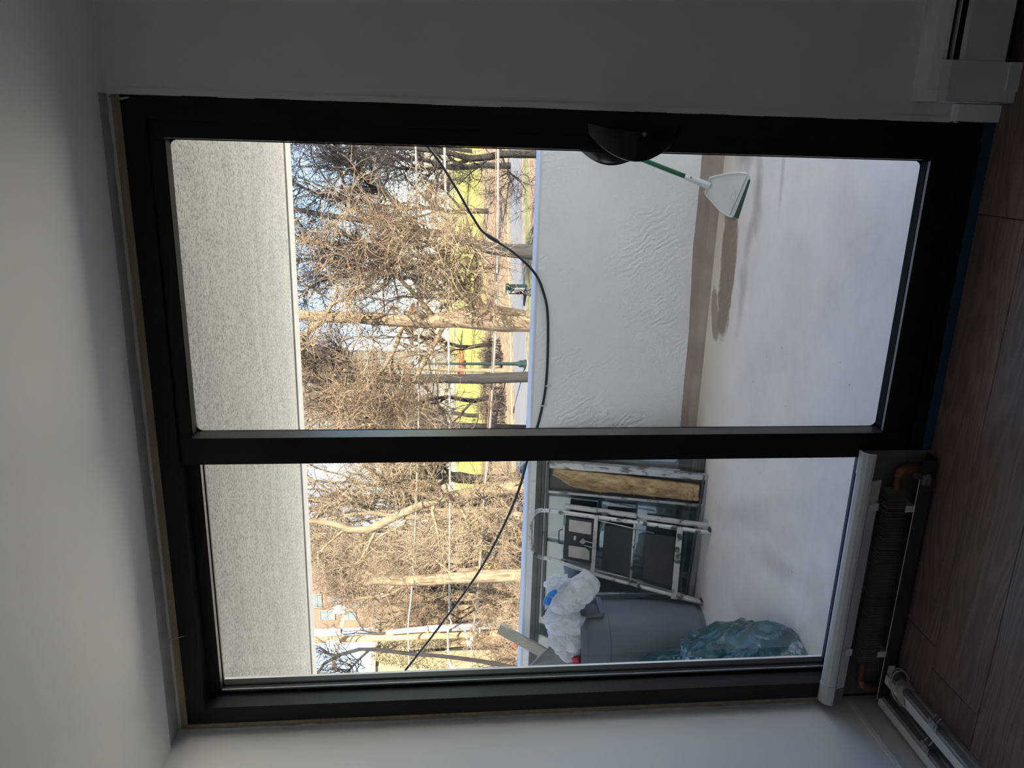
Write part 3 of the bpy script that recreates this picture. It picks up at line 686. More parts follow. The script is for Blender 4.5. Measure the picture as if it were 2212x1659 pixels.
MB().tube([on3(1372, 1127, -.006), on3(1362, 1252, -.006)], .0075, 8).build('cross_tube', M['ladder'], ld, smooth=True)
def step(P, name='step'):
    q = [on3(*p, .012) for p in P]; return MB().hexa(q, -n3 * .018).build(name, M['step'], ld, bevel=.005, seg=3)
ts = step([(1222, 1114), (1283, 1123), (1276, 1219), (1216, 1206)], 'top_tray')
for P in ([(1230, 1121), (1278, 1128), (1277, 1154), (1229, 1146)], [(1229, 1177), (1265, 1182), (1274, 1190), (1273, 1209), (1228, 1201)]):
    MB().prism([on3(*p, -.0065) for p in P], -n3 * .0012).build('worn_label', M['label'], ts)
q = [on3(1240, 1156, -.0065), on3(1245, 1157, -.0065), on3(1244, 1166, -.0065), on3(1239, 1165, -.0065)]
MB().prism(q, -n3 * .001).build('sticker', M['label'], ts)
step([(1306, 1133), (1373, 1141), (1364, 1249), (1299, 1229)]); step([(1395, 1152), (1460, 1161), (1450, 1268), (1387, 1249)])
MB().tube([on3(1216, 1143, -.0), on3(1208, 1145, -.005), on3(1207, 1172, -.005), on3(1215, 1175, 0)], .0035, 6).build('tray_handle', M['step'], ld, smooth=True)
for yy in (1166, 1176):
    MB().tube([on3(1263, yy, -.012), on3(1287, yy + 5, -.022), on3(1289, yy + 8, -.022)], .0028, 6).build('latch_wire', M['steel'], ld, smooth=True)
MB().bar(on3(1256, 1165, -.008), on3(1263, 1172, -.008), .03, .004, n3).build('latch_plate', M['steel'], ld)
MB().tube([on3(1293, 1122, -.012), on3(1413, 1150, -.012)], .004, 6).build('strut', M['steel'], ld, smooth=True)
MB().tube([on3(1290, 1230, -.012), on3(1390, 1254, -.012)], .004, 6).build('strut', M['steel'], ld, smooth=True)
for A, Bq in (((1530, 1146), (1547, 1149)), ((1512, 1300), (1527, 1306))):
    mb = MB(); mb.bar(on3(*A, .016), on3(*Bq, .016), .032, .05, n3); mb.build('foot', M['step'], ld, bevel=.004)

# round grey bin with a rim, a grip and a clear liner folded over its side
bc = np.array([-1.935, 1.83, BF]); bn = empty('trash_bin', tuple(bc), 'round dark grey plastic trash bin under white plastic bags', 'bin')
H = .735
MB().lathe([(.001, .012), (.170, .012), (.176, .0), (.185, .0), (.187, .030), (.196, .036), (.205, .30), (.213, .565), (.219, .568), (.224, .70), (.234, .702), (.236, .735), (.226, .735), (.214, .70), (.19, .03), (.001, .03)], bc, 48).build('body', M['bin'], bn, smooth=True).modifiers.new('e', 'EDGE_SPLIT').split_angle = .6
def bang(deg): return math.radians(deg)
g = MB()
for dg in (-26, 4):
    a = bang(dg); e = np.array([math.cos(a), math.sin(a), 0]); b0 = bc + e * .222
    g.bar(b0 + (0, 0, .70), b0 + e * .030 + (0, 0, .60), .02, .012, e)
a0, a1 = bang(-26), bang(4); e0 = np.array([math.cos(a0), math.sin(a0), 0]); e1 = np.array([math.cos(a1), math.sin(a1), 0])
g.bar(bc + e0 * .25 + (0, 0, .605), bc + e1 * .25 + (0, 0, .605), .016, .03, (0, 0, 1)).build('grip', M['bin'], bn, bevel=.003)
ln = MB(); NA, NZ = 40, 22; v = []; f = []
for i in range(NA + 1):
    a = bang(12 + 70 * i / NA)
    zl = .07 + .05 * mnoise.noise(Vector((i * .25, 0, 3))) + (.30 if i < 3 else 0) + .10 * max(0, 1 - i / 8)
    for j in range(NZ + 1):
        z = .742 - (.742 - zl) * j / NZ; r = .242 - .035 * (1 - z / .735) + .010 + .012 * abs(mnoise.noise(Vector((i * .55, z * 7, 2)))) + .012 * (j / NZ)
        v.append((bc[0] + r * math.cos(a), bc[1] + r * math.sin(a), bc[2] + z))
for i in range(NA):
    for j in range(NZ): b = i * (NZ + 1) + j; f.append((b, b + NZ + 1, b + NZ + 2, b + 1))
tag(MB().add(v, f).build('liner', M['sheet'], bn, smooth=True), 'clear film liner folded down the outside')

def crumple(name, blobs, mat, parent, seed, res=4, amp=.25, freq=9.0, facets=0.0, zmin=None):
    """one crinkled skin round a set of overlapping lumps"""
    bm = bmesh.new()
    for (c, r, sc) in blobs:
        g_ = bmesh.ops.create_icosphere(bm, subdivisions=3, radius=1.0)
        for q in g_['verts']: q.co = Vector((c[0] + q.co.x * r * sc[0], c[1] + q.co.y * r * sc[1], c[2] + q.co.z * r * sc[2]))
    me = bpy.data.meshes.new(name); bm.to_mesh(me); bm.free()
    tmp = bpy.data.objects.new(name, me); C.objects.link(tmp)
    md = tmp.modifiers.new('r', 'REMESH'); md.mode = 'VOXEL'; md.voxel_size = res
    dg = bpy.context.evaluated_depsgraph_get(); me2 = bpy.data.meshes.new_from_object(tmp.evaluated_get(dg))
    bpy.data.objects.remove(tmp); bpy.data.meshes.remove(me)
    me2.name = name
    n = len(me2.vertices); co = np.empty(n * 3, np.float32); no = np.empty(n * 3, np.float32)
    me2.vertices.foreach_get('co', co); me2.vertices.foreach_get('normal', no); co = co.reshape(-1, 3); no = no.reshape(-1, 3)
    for i in range(n):
        p = Vector(co[i].tolist()) * freq + Vector((seed, seed * 2, 0))
        w_ = mnoise.noise_vector(p * .5) * .7
        d1 = abs(mnoise.noise(p + w_)); d2 = abs(mnoise.noise(p * 2.3 + w_ * 2)); d3 = mnoise.noise(p * .45)
        vd = mnoise.voronoi(p * .8 + w_)[0]; cr = min(1.0, (vd[1] - vd[0]) * 1.6)
        h_ = (.55 - d1) * .7 + (.4 - d2) * .45 + d3 * .6 + (.5 - cr) * .8
        co[i] += no[i] * h_ * amp
    if zmin is not None: co[:, 2] = np.maximum(co[:, 2], zmin)
    me2.vertices.foreach_set('co', co.ravel()); me2.update()
    me2.materials.clear()
    o = link(name, me2, mat, parent)
    me2.polygons.foreach_set('use_smooth', [not facets] * len(me2.polygons))
    if facets: md = o.modifiers.new('d', 'DECIMATE'); md.ratio = facets
    return o
def bl(px, py, Y, rpx, sc=(1, 1, 1)):
    p = at(px, py, Y=Y); return (p, rpx * depth(p) / FPX, sc)
bgp = empty('plastic_bag', (bc[0], bc[1], BF + H), 'crumpled translucent white plastic bags heaped on the grey bin', 'bag')
crumple('bag_film', [bl(1264, 1266, 1.72, 27, (1.15, 1, 1)), bl(1240, 1285, 1.75, 28), bl(1215, 1300, 1.78, 26), bl(1216, 1335, 1.80, 31), bl(1217, 1375, 1.80, 27), bl(1224, 1402, 1.78, 20), bl(1238, 1340, 1.74, 22), bl(1236, 1380, 1.74, 19)], M['bag'], bgp, 3.1, .0055, .030, 17.0, .16)
crumple('bag_film', [bl(1208, 1252, 1.72, 13, (1, .5, 1.6)), bl(1198, 1262, 1.74, 13, (.6, .5, 1.4)), bl(1212, 1275, 1.76, 20, (.9, .6, 1.4))], M['bag'], bgp, 8.1, .005, .02, 22.0, .2)
crumple('blue_drawstring', [bl(1190, 1286, 1.70, 7, (1, .5, 1)), bl(1184, 1294, 1.70, 8, (1, .5, 1)), bl(1181, 1302, 1.70, 7, (1, .5, 1)), bl(1197, 1279, 1.70, 6, (1, .5, 1))], M['blue'], bgp, 5, .005, .006, 20)
# grey vinyl sheets standing in the bin, and a red net
gs = empty('vinyl_sheet', tuple(at(1200, 1425, Y=1.9)), 'folded grey vinyl sheets standing up out of the bin beside the white bags', 'sheet')
def sheet(name, P, mat, par, Ys, th=.004):
    q = [at(px, py, Y=y) for (px, py), y in zip(P, Ys)]; return MB().prism(q, (.001, -th, 0)).build(name, mat, par, bevel=.002)
sheet('grey_flap', [(1143, 1440), (1192, 1392), (1250, 1402), (1250, 1460), (1152, 1462)], M['greycloth'], gs, (1.93, 1.93, 1.84, 1.84, 1.93))
sheet('grey_flap', [(1195, 1422), (1208, 1402), (1250, 1410), (1250, 1460), (1194, 1460)], M['greycloth'], gs, (1.80, 1.80, 1.80, 1.80, 1.80))
MB().tube([at(1192, 1392, Y=1.925), at(1143, 1440, Y=1.925), at(1152, 1450, Y=1.925), at(1154, 1462, Y=1.925)], .0045, 6).build('sheet_hem', M['bead'], gs, smooth=True)
rn = tag(crumple('net_bag', [bl(1246, 1424, 1.70, 8, (.8, .6, 1)), bl(1248, 1434, 1.70, 9, (.8, .6, 1))], M['red'], None, 2, .006, .012, 30), 'small red net bag poking out over the rim of the grey bin', 'net bag')
# weathered board
pk = MB(); a, b = at(1078, 1357, Y=2.23), at(1215, 1432, Y=2.08); d = b - a; d = d / np.linalg.norm(d)
e = a + d * 1.02
pk.bar(a, e, .072, .020, (0, -1, .35)); tag(pk.build('wooden_board', M['lumber'], bevel=.0015), 'weathered pine board rising above the parapet behind the grey vinyl sheets', 'board')

# teal tarp heap on the deck
tr = empty('tarp', (-1.75, 1.0, BF), 'crumpled dark teal plastic tarp heaped on the balcony floor', 'tarp')
def tb(x, y, r, sc): return ((x, y, BF + r * sc[2] * .55), r, sc)
crumple('tarp_folds', [tb(-1.44, .70, .24, (1.0, .95, .75)), tb(-1.60, .90, .29, (1, 1, .95)), tb(-1.86, .88, .33, (1.1, 1.0, 1.0)), tb(-1.78, 1.10, .26, (1, .8, 1.0)), tb(-2.12, 1.08, .37, (1, 1, 1.1)), tb(-1.42, .54, .19, (.9, .7, .5))], M['tarp'], tr, 1.7, .0095, .080, 5.2, .42, BF + .001)
v = []; f = []; NU = 26                                            # a flap thrown back over the heap
fl = [[(1440, 1440), (1462, 1418), (1490, 1412)], [(1395, 1440), (1425, 1410), (1470, 1402)], [(1362, 1441), (1402, 1413), (1445, 1400)]]
for i in range(NU):
    for j in range(14):
        u, s_ = i / (NU - 1), j / 13
        row = [lerp_poly(r_, u) for r_ in fl]; q = lerp_poly(row, s_); Yv = 1.32 + .22 * s_ + .02 * mnoise.noise(Vector((i * .3, j * .3, 0)))
        v.append(at(q[0], q[1], Y=Yv))
for i in range(NU - 1):
    for j in range(13): f.append((i * 14 + j, (i + 1) * 14 + j, (i + 1) * 14 + j + 1, i * 14 + j + 1))
o = MB().add(v, f).build('tarp_flap', M['tarp'], tr, smooth=True); o.modifiers.new('t', 'SOLIDIFY').thickness = .003

# upright dustpan with a green handle
dp = empty('dustpan', (.58, 1.9, BF), 'white upright dustpan with a long green handle leaning on the parapet', 'dustpan')
# pan plane through its lip on the floor, leaning back to the parapet
L0, L1 = at(1620, 377, Z=BF + .004), at(1592, 469, Z=BF + .004)
top_c = at(1528, 402, Y=2.10)
ex = (L1 - L0) / np.linalg.norm(L1 - L0); nn = np.cross(ex, top_c - (L0 + L1) / 2); nn /= np.linalg.norm(nn)
if nn[1] > 0: nn = -nn
PD = (tuple(nn), float(nn @ L0)); onp = lambda px, py, o=0.0: at(px, py, pl=PD) + nn * o
outl = [(1525, 418), (1528, 405), (1534, 388), (1538, 383), (1570, 376), (1600, 373), (1615, 376), (1621, 381), (1621, 386), (1612, 408), (1596, 448), (1585, 468), (1575, 466), (1556, 454), (1538, 434)]
pan = MB().prism([onp(*p, -.006) for p in outl], nn * .006).build('pan', M['dustpan'], dp, bevel=.003, seg=3)
side = MB()
rim = [(1585, 468), (1575, 466), (1556, 454), (1538, 434), (1525, 418), (1528, 405), (1534, 388), (1538, 383), (1570, 376), (1600, 373), (1615, 376)]
side.tube(smooth([onp(*p, .002) for p in rim], 4), .006, 6).build('pan_rim', M['dustpan'], dp, smooth=True)
bk = [onp(*p, -.006) for p in ((1525, 418), (1538, 383), (1600, 374), (1621, 384), (1586, 468), (1556, 454))]
MB().prism(bk, -nn * .07).build('pan_back', M['dustpan'], dp, bevel=.012, seg=3)
MB().tube([onp(1613, 381, .003), onp(1577, 464, .003)], .0035, 6).build('crease', M['heater'], pan, smooth=True)
MB().prism([onp(1618, 387, .004), onp(1624, 390, .004), onp(1596, 473, .004), onp(1586, 468, .004)], -nn * .010).build('lip', M['ddark'], dp, bevel=.002)
em = MB()
arc = [onp(1582 + 9 * math.sin(a) - 2, 421 + 18 * math.cos(a), .0008) for a in np.linspace(.15, 2.7, 14)]
em.tube(arc, .0012, 5)
for i in range(6):
    a_ = np.array([1576 + i * 1.9, 430 - i * 4.1]); em.tube([onp(*a_, .0006), onp(*(a_ + (3.5, 1.2)), .0006)], .0009, 4)
em.build('embossed_mark', M['dustpan'], pan, smooth=True)
so_ = at(1528, 404, Y=2.06); sk = at(1480, 382, Y=2.10)
dirh = sk - so_; 
g0, g1 = at(1533, 402, Y=2.075), at(1480, 381, Y=2.105)
mb = MB()
for i in range(15):
    a_ = g0 + (g1 - g0) * (i / 15 + .01); b_ = g0 + (g1 - g0) * ((i + .72) / 15 + .01); rr = .0195 - .0035 * (i / 14)
    mb.tube([a_, b_], rr, 12); mb.tube([b_, g0 + (g1 - g0) * ((i + 1) / 15 + .01)], rr * .9, 12)
gr = mb.build('socket', M['dustpan'], dp, smooth=False)
pb = at(1493, 385, Y=2.088)
MB().ball(pb, .008, 6, (1.2, .8, .8)).build('button', M['ddark'], gr, smooth=True)
hd = (g1 - g0) / np.linalg.norm(g1 - g0); e2 = at(1368, 337, Y=2.165); t_ = (e2 - g1)
MB().tube([g1 - hd * .02, g1 + t_ * 1.0, g1 + t_ * 2.05], .0125, 14).build('handle', M['green'], dp, smooth=True)
MB().tube([at(1411, 361, Y=2.10), at(1414, 363, Y=2.10), at(1414, 369, Y=2.10)], .0012, 4).build('thread', M['clip'], dp)

# ================================================================== the park beyond
def groundmat():
    m, t, b = newmat('park_ground')
    v = t.coords(); sp = t.new('ShaderNodeSeparateXYZ', Vector=v)
    s = t.math('SUBTRACT', sp.outputs[1], t.math('MULTIPLY', sp.outputs[0], .53))
    n1 = t.noise(t.new('ShaderNodeMapping', Vector=v, Scale=(.5, .9, 1)).outputs[0], .16, 5, .6); n2 = t.noise(v, 1.6, 5, .75); n3 = t.noise(v, 5.0, 3, .7)
    sw = t.math('ADD', s, t.math('MULTIPLY_ADD', n1, 36.0, -18.0))
    col = t.ramp(t.math('MULTIPLY', sw, 1 / 300.0), [(.0, (0.073, 0.051, 0.036)), (.17, (0.080, 0.057, 0.040)), (.20, (0.073, 0.060, 0.032)), (.225, (0.083, 0.063, 0.038)), (.30, (0.073, 0.053, 0.036)), (.34, (.134, .117, .022)), (.40, (.140, .145, .021)), (.62, (.146, .158, .029)), (.75, (.134, .127, .038))])
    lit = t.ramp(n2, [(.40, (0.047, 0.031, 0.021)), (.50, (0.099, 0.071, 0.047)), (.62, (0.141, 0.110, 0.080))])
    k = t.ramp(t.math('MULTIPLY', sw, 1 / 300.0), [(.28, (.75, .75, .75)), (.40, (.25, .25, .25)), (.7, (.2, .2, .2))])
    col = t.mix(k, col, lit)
    vg = t.math('SUBTRACT', 1.0, t.math('MULTIPLY', t.math('ABSOLUTE', t.math('SUBTRACT', t.math('ADD', s, t.math('MULTIPLY', n2, 1.2)), 53.6)), .55), clamp=True)
    col = t.mix(t.math('MULTIPLY', vg, .85), col, (.045, .069, .021))
    col = t.mix(t.math('MULTIPLY', t.math('GREATER_THAN', n3, .62), .4), col, (.214, .173, .138))
    t.t.links.new(col, b.inputs['Base Color']); b.inputs['Roughness'].default_value = .95; b.inputs['Specular IOR Level'].default_value = .1
    return m
def barkmat(name, c1, c2, sc=13):
    return pmat(name, c1, c2, sc, .9, bump=.9, bscale=11, stretch=(1, 1, .16), spec=.15, bdist=.05, detail=6, lo=.38, hi=.56)
M['ground'] = groundmat()
M['road'] = pmat('park_asphalt', (.040, .042, .048), (.052, .054, .060), .5, .85, stretch=(.3, 1, 1))
M['curb'] = pmat('road_edge_line', (.126, .100, .066), rough=.8)
M['bark_pale'] = barkmat('pale_tan_bark', (.058, .040, .024), (.108, .083, .055))
M['bark_white'] = barkmat('bleached_bark', (.0714, .0512, .0302), (.1058, .0823, .0538))
M['bark_shaded'] = barkmat('shaded_bark', (.008, .008, .008), (.018, .016, .015))  # shade on the trunks put into the bark colour
M['bark_grey_shaded'] = barkmat('grey_shaded_bark', (.0075, .0065, .0065), (.0130, .0120, .0110))  # grey bark, deepened to carry the shade on the straight trunk
M['tw_tan'] = pmat('tan_twigs', (.0596, .0386, .0227), (.1243, .0916, .0596), .8, .8, spec=.2)
M['tw_pale'] = pmat('pale_twigs', (.0991, .0714, .0437), (.1310, .1016, .0664), .7, .8, spec=.2)
M['tw_orange'] = pmat('orange_twigs', (.0958, .0437, .0160), (.1134, .0647, .0319), .7, .8, spec=.2)
M['tw_dark'] = pmat('dark_twigs', (.0101, .0076, .0084), (.0235, .0185, .0168), .6, .85, spec=.15)
M['tw_grey'] = pmat('grey_twigs', (.0386, .0286, .0218), (.0714, .0521, .0395), .6, .85, spec=.15)
M['leaf_y'] = pmat('yellow_leaves', (.2008, .1294, .0168), (.1781, .0924, .0143), 3, .7)
M['ever'] = pmat('olive_needles', (.0563, .0521, .0202), (.1050, .0966, .0445), 1.5, .8)
M['leaf_r'] = pmat('red_leaves', (.1546, .0168, .0076), (.1252, .0294, .0126), 3, .7)

gx = np.linspace(-260, 120, 60); gy = np.concatenate([np.linspace(3.2, 40, 14), np.linspace(44, 420, 50)])
V = np.array([(x, y, GZ) for y in gy for x in gx]); nx = len(gx)
F = np.array([(j * nx + i, j * nx + i + 1, (j + 1) * nx + i + 1, (j + 1) * nx + i) for j in range(len(gy) - 1) for i in range(nx - 1)])
np_mesh('ground', V, F, M['ground'])['kind'] = 'structure'
def strip(name, s0, s1, mat, z, x0=-130, x1=60, th=.03):
    mb = MB(); xs = np.linspace(x0, x1, 50); v = []; f = []
    for x in xs:
        w = .5 * math.sin(x * .06); v += [(x, s0 + .53 * x + w, GZ), (x, s0 + .53 * x + w, GZ + z), (x, s1 + .53 * x + w, GZ + z), (x, s1 + .53 * x + w, GZ)]
    for i in range(49):
        for k in range(3): f.append((4 * i + k, 4 * i + k + 1, 4 * i + 5 + k, 4 * i + 4 + k))
    return struct(name, mb.add(v, f), mat)
M['bounce_pale'] = pmat('pale_bounce_slab', (.62, .59, .54), (.68, .65, .60), .6, .9)  # pale so that it throws sunlight up to the balcony
mb = MB(); mb.box(-60, 45, 3.2, 36, GZ, GZ + .02)
struct('bounce_slab', mb, M['bounce_pale'])  # added slab hidden below the parapet, bounces sun to soffit and ceiling
strip('park_road', 55.6, 64.2, M['road'], .04)
strip('road_edge', 66.6, 67.1, M['curb'], .03)
strip('far_path', 208, 217, M['road'], .05, -240, 90)

RNG = np.random.default_rng(11)
def px_limb(P, Y, drift=0.0, base=False, n=14):
    """a limb that the photograph shows at (px, py, width in px), standing at distance Y"""
    pts = []; rad = []
    for i, (px, py, w_) in enumerate(P):
        p = at(px, py, Y=Y + drift * i / max(1, len(P) - 1)); pts.append(p); rad.append(.5 * w_ * depth(p) / FPX)
    if base:
        p = pts[0]; d = pts[0] - pts[1]; d = d / max(abs(d[2]), 1e-3) * min(1, 1)
        h_ = p[2] - GZ; q = np.array([p[0] + .25 * d[0] * h_, p[1], GZ - .05])
        pts = [q, p + (q - p) * .5] + pts; rad = [rad[0] * 1.45, rad[0] * 1.1] + rad
    return resample(pts, rad, n)
def resample(pts, rad, n):
    pts = np.array(smooth(pts, 5)); rr = np.array([rad[min(i // 5, len(rad) - 1)] + (rad[min(i // 5 + 1, len(rad) - 1)] - rad[min(i // 5, len(rad) - 1)]) * (i % 5) / 5 for i in range(len(pts))])
    L = np.concatenate([[0], np.cumsum(np.linalg.norm(np.diff(pts, axis=0), axis=1))]); q = np.linspace(0, L[-1], n)
    return np.stack([np.interp(q, L, pts[:, k]) for k in range(3)], 1), np.interp(q, L, rr)
def unit(a): return a / (np.linalg.norm(a, axis=-1, keepdims=True) + 1e-9)
def grow(P0, D0, L, K, wander, up, droop=0.0):
    N = len(P0); P = np.empty((N, K, 3)); P[:, 0] = P0; D = unit(D0)
    for k in range(1, K):
        D = unit(D + RNG.normal(0, wander, (N, 3)) + np.array([0, 0, up - droop * k / K]))
        P[:, k] = P[:, k - 1] + D * (L / (K - 1))[:, None]
    return P
def sample(hosts, N, t0=.15, power=1.0):
    """points on host paths: hosts = (P (n,K,3), R (n,K)) -> pos, dir, radius"""
    P, R = hosts; n, K, _ = P.shape; ln = np.linalg.norm(P[:, -1] - P[:, 0], axis=1); i = RNG.choice(n, N, p=ln / ln.sum())
    t = (t0 + (1 - t0) * RNG.random(N) ** power) * (K - 1); k = np.minimum(t.astype(int), K - 2); f = (t - k)[:, None]
    pos = P[i, k] * (1 - f) + P[i, k + 1] * f; d = unit(P[i, k + 1] - P[i, k]); r = R[i, k] * (1 - f[:, 0]) + R[i, k + 1] * f[:, 0]
    return pos, d, r
def tree(name, label, limbs, bark, twig, n2, n3, L2, L3, r3, side=.9, up=.12, wander=.28, droop=0.0, group=None, cat='tree', leaves=0, n2b=0, twig_from=0):
    """limbs: [(pts, radii)]; grows n2 branches and n3 twigs from them"""
    base = limbs[0][0][0]; root = empty(name, (float(base[0]), float(base[1]), GZ), label, cat, group)
    V0 = []; F0 = []; off = 0
    for P, R in limbs:
        v, f = tubes(P[None], R[None], 10); V0.append(v); F0.append(f + off); off += len(v)
    np_mesh('trunk', np.concatenate(V0), np.concatenate(F0), bark, root)
    src = limbs[twig_from:]; Kmax = max(len(p) for p, _ in src)
    H = (np.stack([resample_n(p, Kmax) for p, r in src]), np.stack([np.interp(np.linspace(0, 1, Kmax), np.linspace(0, 1, len(r)), r) for p, r in src]))
    pos, d, r = sample(H, n2, .25)
    D = d * .55 + unit(RNG.normal(0, 1, (n2, 3))) * side + np.array([0, 0, up])
    P2 = grow(pos, D, L2 * RNG.uniform(.5, 1.25, n2), 7, wander, up * .6, droop); R2 = np.minimum(r * .55, L2 * .022)[:, None] * np.linspace(1, .22, 7)[None]
    if n2b:
        pos, d, r = sample((P2, R2), n2b, .2); D = d * .6 + unit(RNG.normal(0, 1, (n2b, 3))) * side
        P2b = grow(pos, D, L2 * .5 * RNG.uniform(.5, 1.3, n2b), 7, wander * 1.1, up * .5, droop); R2b = np.minimum(r * .6, L2 * .011)[:, None] * np.linspace(1, .25, 7)[None]
        P2 = np.concatenate([P2, P2b]); R2 = np.concatenate([R2, R2b])
    v, f = tubes(P2, R2, 5); np_mesh('branches', v, f, bark, root)
    pos, d, r = sample((P2, R2), n3, .12)
    D = d * .7 + unit(RNG.normal(0, 1, (n3, 3))) * side
    P3 = grow(pos, D, L3 * RNG.uniform(.45, 1.3, n3), 4, wander * .9, up * .4, droop * 1.3); R3 = (r3 * RNG.uniform(.6, 1.25, n3))[:, None] * np.linspace(1, .45, 4)[None]
    v, f = tubes(P3, R3, 3); np_mesh('twigs', v, f, twig, root)['kind'] = 'stuff'
    if leaves:
        idx = RNG.integers(0, n3, leaves); leafcloud('leaves', P3[idx, RNG.integers(1, 4, leaves)], r3 * 5.0, M['leaf_y'], root)
    return root
def leafcloud(name, P, s, mat, root):
    N = len(P); A = unit(RNG.normal(0, 1, (N, 3))); B_ = unit(np.cross(A, RNG.normal(0, 1, (N, 3)))); s = s * RNG.uniform(.6, 1.4, (N, 1))
    V = np.stack([P, P + A * s + B_ * s * .4, P + A * s * 2.2, P + A * s - B_ * s * .4], 1).reshape(-1, 3)
    o = np_mesh(name, V, np.arange(4 * N).reshape(N, 4), mat, root, smooth=False); o['kind'] = 'stuff'; return o
def resample_n(p, n):
    q = np.linspace(0, len(p) - 1, n); return np.stack([np.interp(q, np.arange(len(p)), p[:, k]) for k in range(3)], 1)

# --- the trees one can point to
Y = 18.0
T1 = [px_limb([(1143, 694, 47), (1085, 690, 58), (1034, 684, 60), (980, 688, 40), (925, 694, 30), (871, 693, 28), (800, 688, 27), (735, 685, 26), (690, 684, 25), (654, 680, 23), (600, 675, 20), (520, 665, 14)], Y, 0, True, 26),
      px_limb([(1040, 672, 34), (1022, 650, 30), (1003, 634, 24), (985, 618, 22), (976, 608, 20)], Y - .2, -.3),
      px_limb([(700, 690, 18), (675, 708, 16), (654, 727, 14), (620, 752, 12), (560, 790, 8)], Y, -.5),
      px_limb([(705, 680, 10), (720, 655, 9), (760, 640, 7), (790, 615, 5)], Y, -.8),
      px_limb([(1005, 640, 14), (990, 600, 11), (960, 560, 9), (930, 520, 7), (880, 470, 5)], Y, -1.5),
      px_limb([(940, 690, 14), (900, 640, 10), (850, 590, 8), (800, 540, 6), (740, 500, 4)], Y, -1.2),
      px_limb([(1030, 650, 12), (1032, 600, 9), (1030, 560, 7), (1015, 500, 5), (1000, 440, 4)], Y, -1.5),
      px_limb([(870, 700, 12), (850, 760, 9), (810, 820, 7), (760, 870, 5), (700, 900, 4)], Y, -1.5),
      px_limb([(960, 700, 11), (930, 760, 8), (890, 830, 6), (850, 890, 4)], Y, -.8)]
tree('broad_tree', 'broad pale-trunked tree with a dark shadow on its trunk, tan twigs all round', T1, M['bark_pale'], M['tw_tan'], 150, 6000, 1.7, .62, .0080, n2b=420, leaves=420, wander=.32, droop=.05, twig_from=1)
Y = 27.0
T2 = [px_limb([(1146, 545, 34), (1110, 541, 30), (1083, 540, 28), (1030, 530, 24), (980, 512, 20), (940, 503, 17), (905, 500, 16), (860, 486, 15), (800, 478, 14), (740, 470, 12), (690, 462, 10), (640, 452, 9), (590, 440, 7)], Y, 0, True, 24),
      px_limb([(990, 512, 14), (960, 540, 13), (930, 566, 12), (880, 568, 12), (830, 556, 11), (780, 545, 9), (700, 530, 7), (640, 515, 6)], Y, 1),
      px_limb([(900, 498, 12), (860, 440, 11), (820, 412, 10), (791, 392, 9), (757, 350, 8), (724, 312, 7), (690, 270, 6)], Y, 1),
      px_limb([(870, 488, 11), (840, 420, 10), (795, 388, 10), (775, 350, 9), (759, 310, 8), (740, 250, 6)], Y, -1),
      px_limb([(800, 478, 9), (760, 440, 8), (735, 420, 7), (742, 390, 6), (725, 360, 5), (700, 330, 4)], Y, -1),
      px_limb([(830, 560, 10), (780, 585, 9), (735, 590, 8), (690, 610, 6), (650, 632, 5)], Y, 1),
      px_limb([(930, 566, 10), (880, 600, 10), (830, 590, 9), (760, 570, 8), (700, 560, 7), (640, 560, 6)], Y, 2),
      px_limb([(860, 486, 9), (800, 440, 8), (745, 430, 7), (690, 420, 6), (645, 400, 5), (600, 380, 4)], Y, 2)]
tree('dark_tree', 'dark spreading tree whose bare black limbs fill the sky nearest the door handle side', T2, M['bark_shaded'], M['tw_dark'], 190, 7500, 2.6, .95, .0085, n2b=520, wander=.26, twig_from=1)
Y = 29.0
T3 = [px_limb([(1146, 814, 24), (1090, 816, 24), (1050, 818, 24), (970, 818, 21), (905, 818, 20), (820, 817, 21), (740, 822, 17), (700, 822, 17), (655, 819, 16), (600, 815, 14), (520, 810, 10)], Y, 0, True, 24),
      px_limb([(760, 822, 9), (735, 832, 9), (718, 845, 8), (700, 850, 5)], Y, -.6), px_limb([(690, 820, 9), (676, 800, 9), (668, 775, 8), (650, 762, 6)], Y, -.6),
      px_limb([(800, 818, 8), (770, 800, 7), (750, 780, 6), (735, 755, 5), (700, 720, 3)], Y, 1), px_limb([(900, 818, 8), (860, 850, 6), (820, 890, 5), (780, 920, 3)], Y, 1),
      px_limb([(905, 822, 8), (930, 850, 6), (950, 880, 4), (965, 905, 3)], Y, .6)]
tree('straight_tree', 'tall tree with a straight dark grey trunk just behind the green lamp post', T3, M['bark_grey_shaded'], M['tw_grey'], 120, 4200, 2.2, .8, .0085, n2b=240, twig_from=1)
Y = 14.5
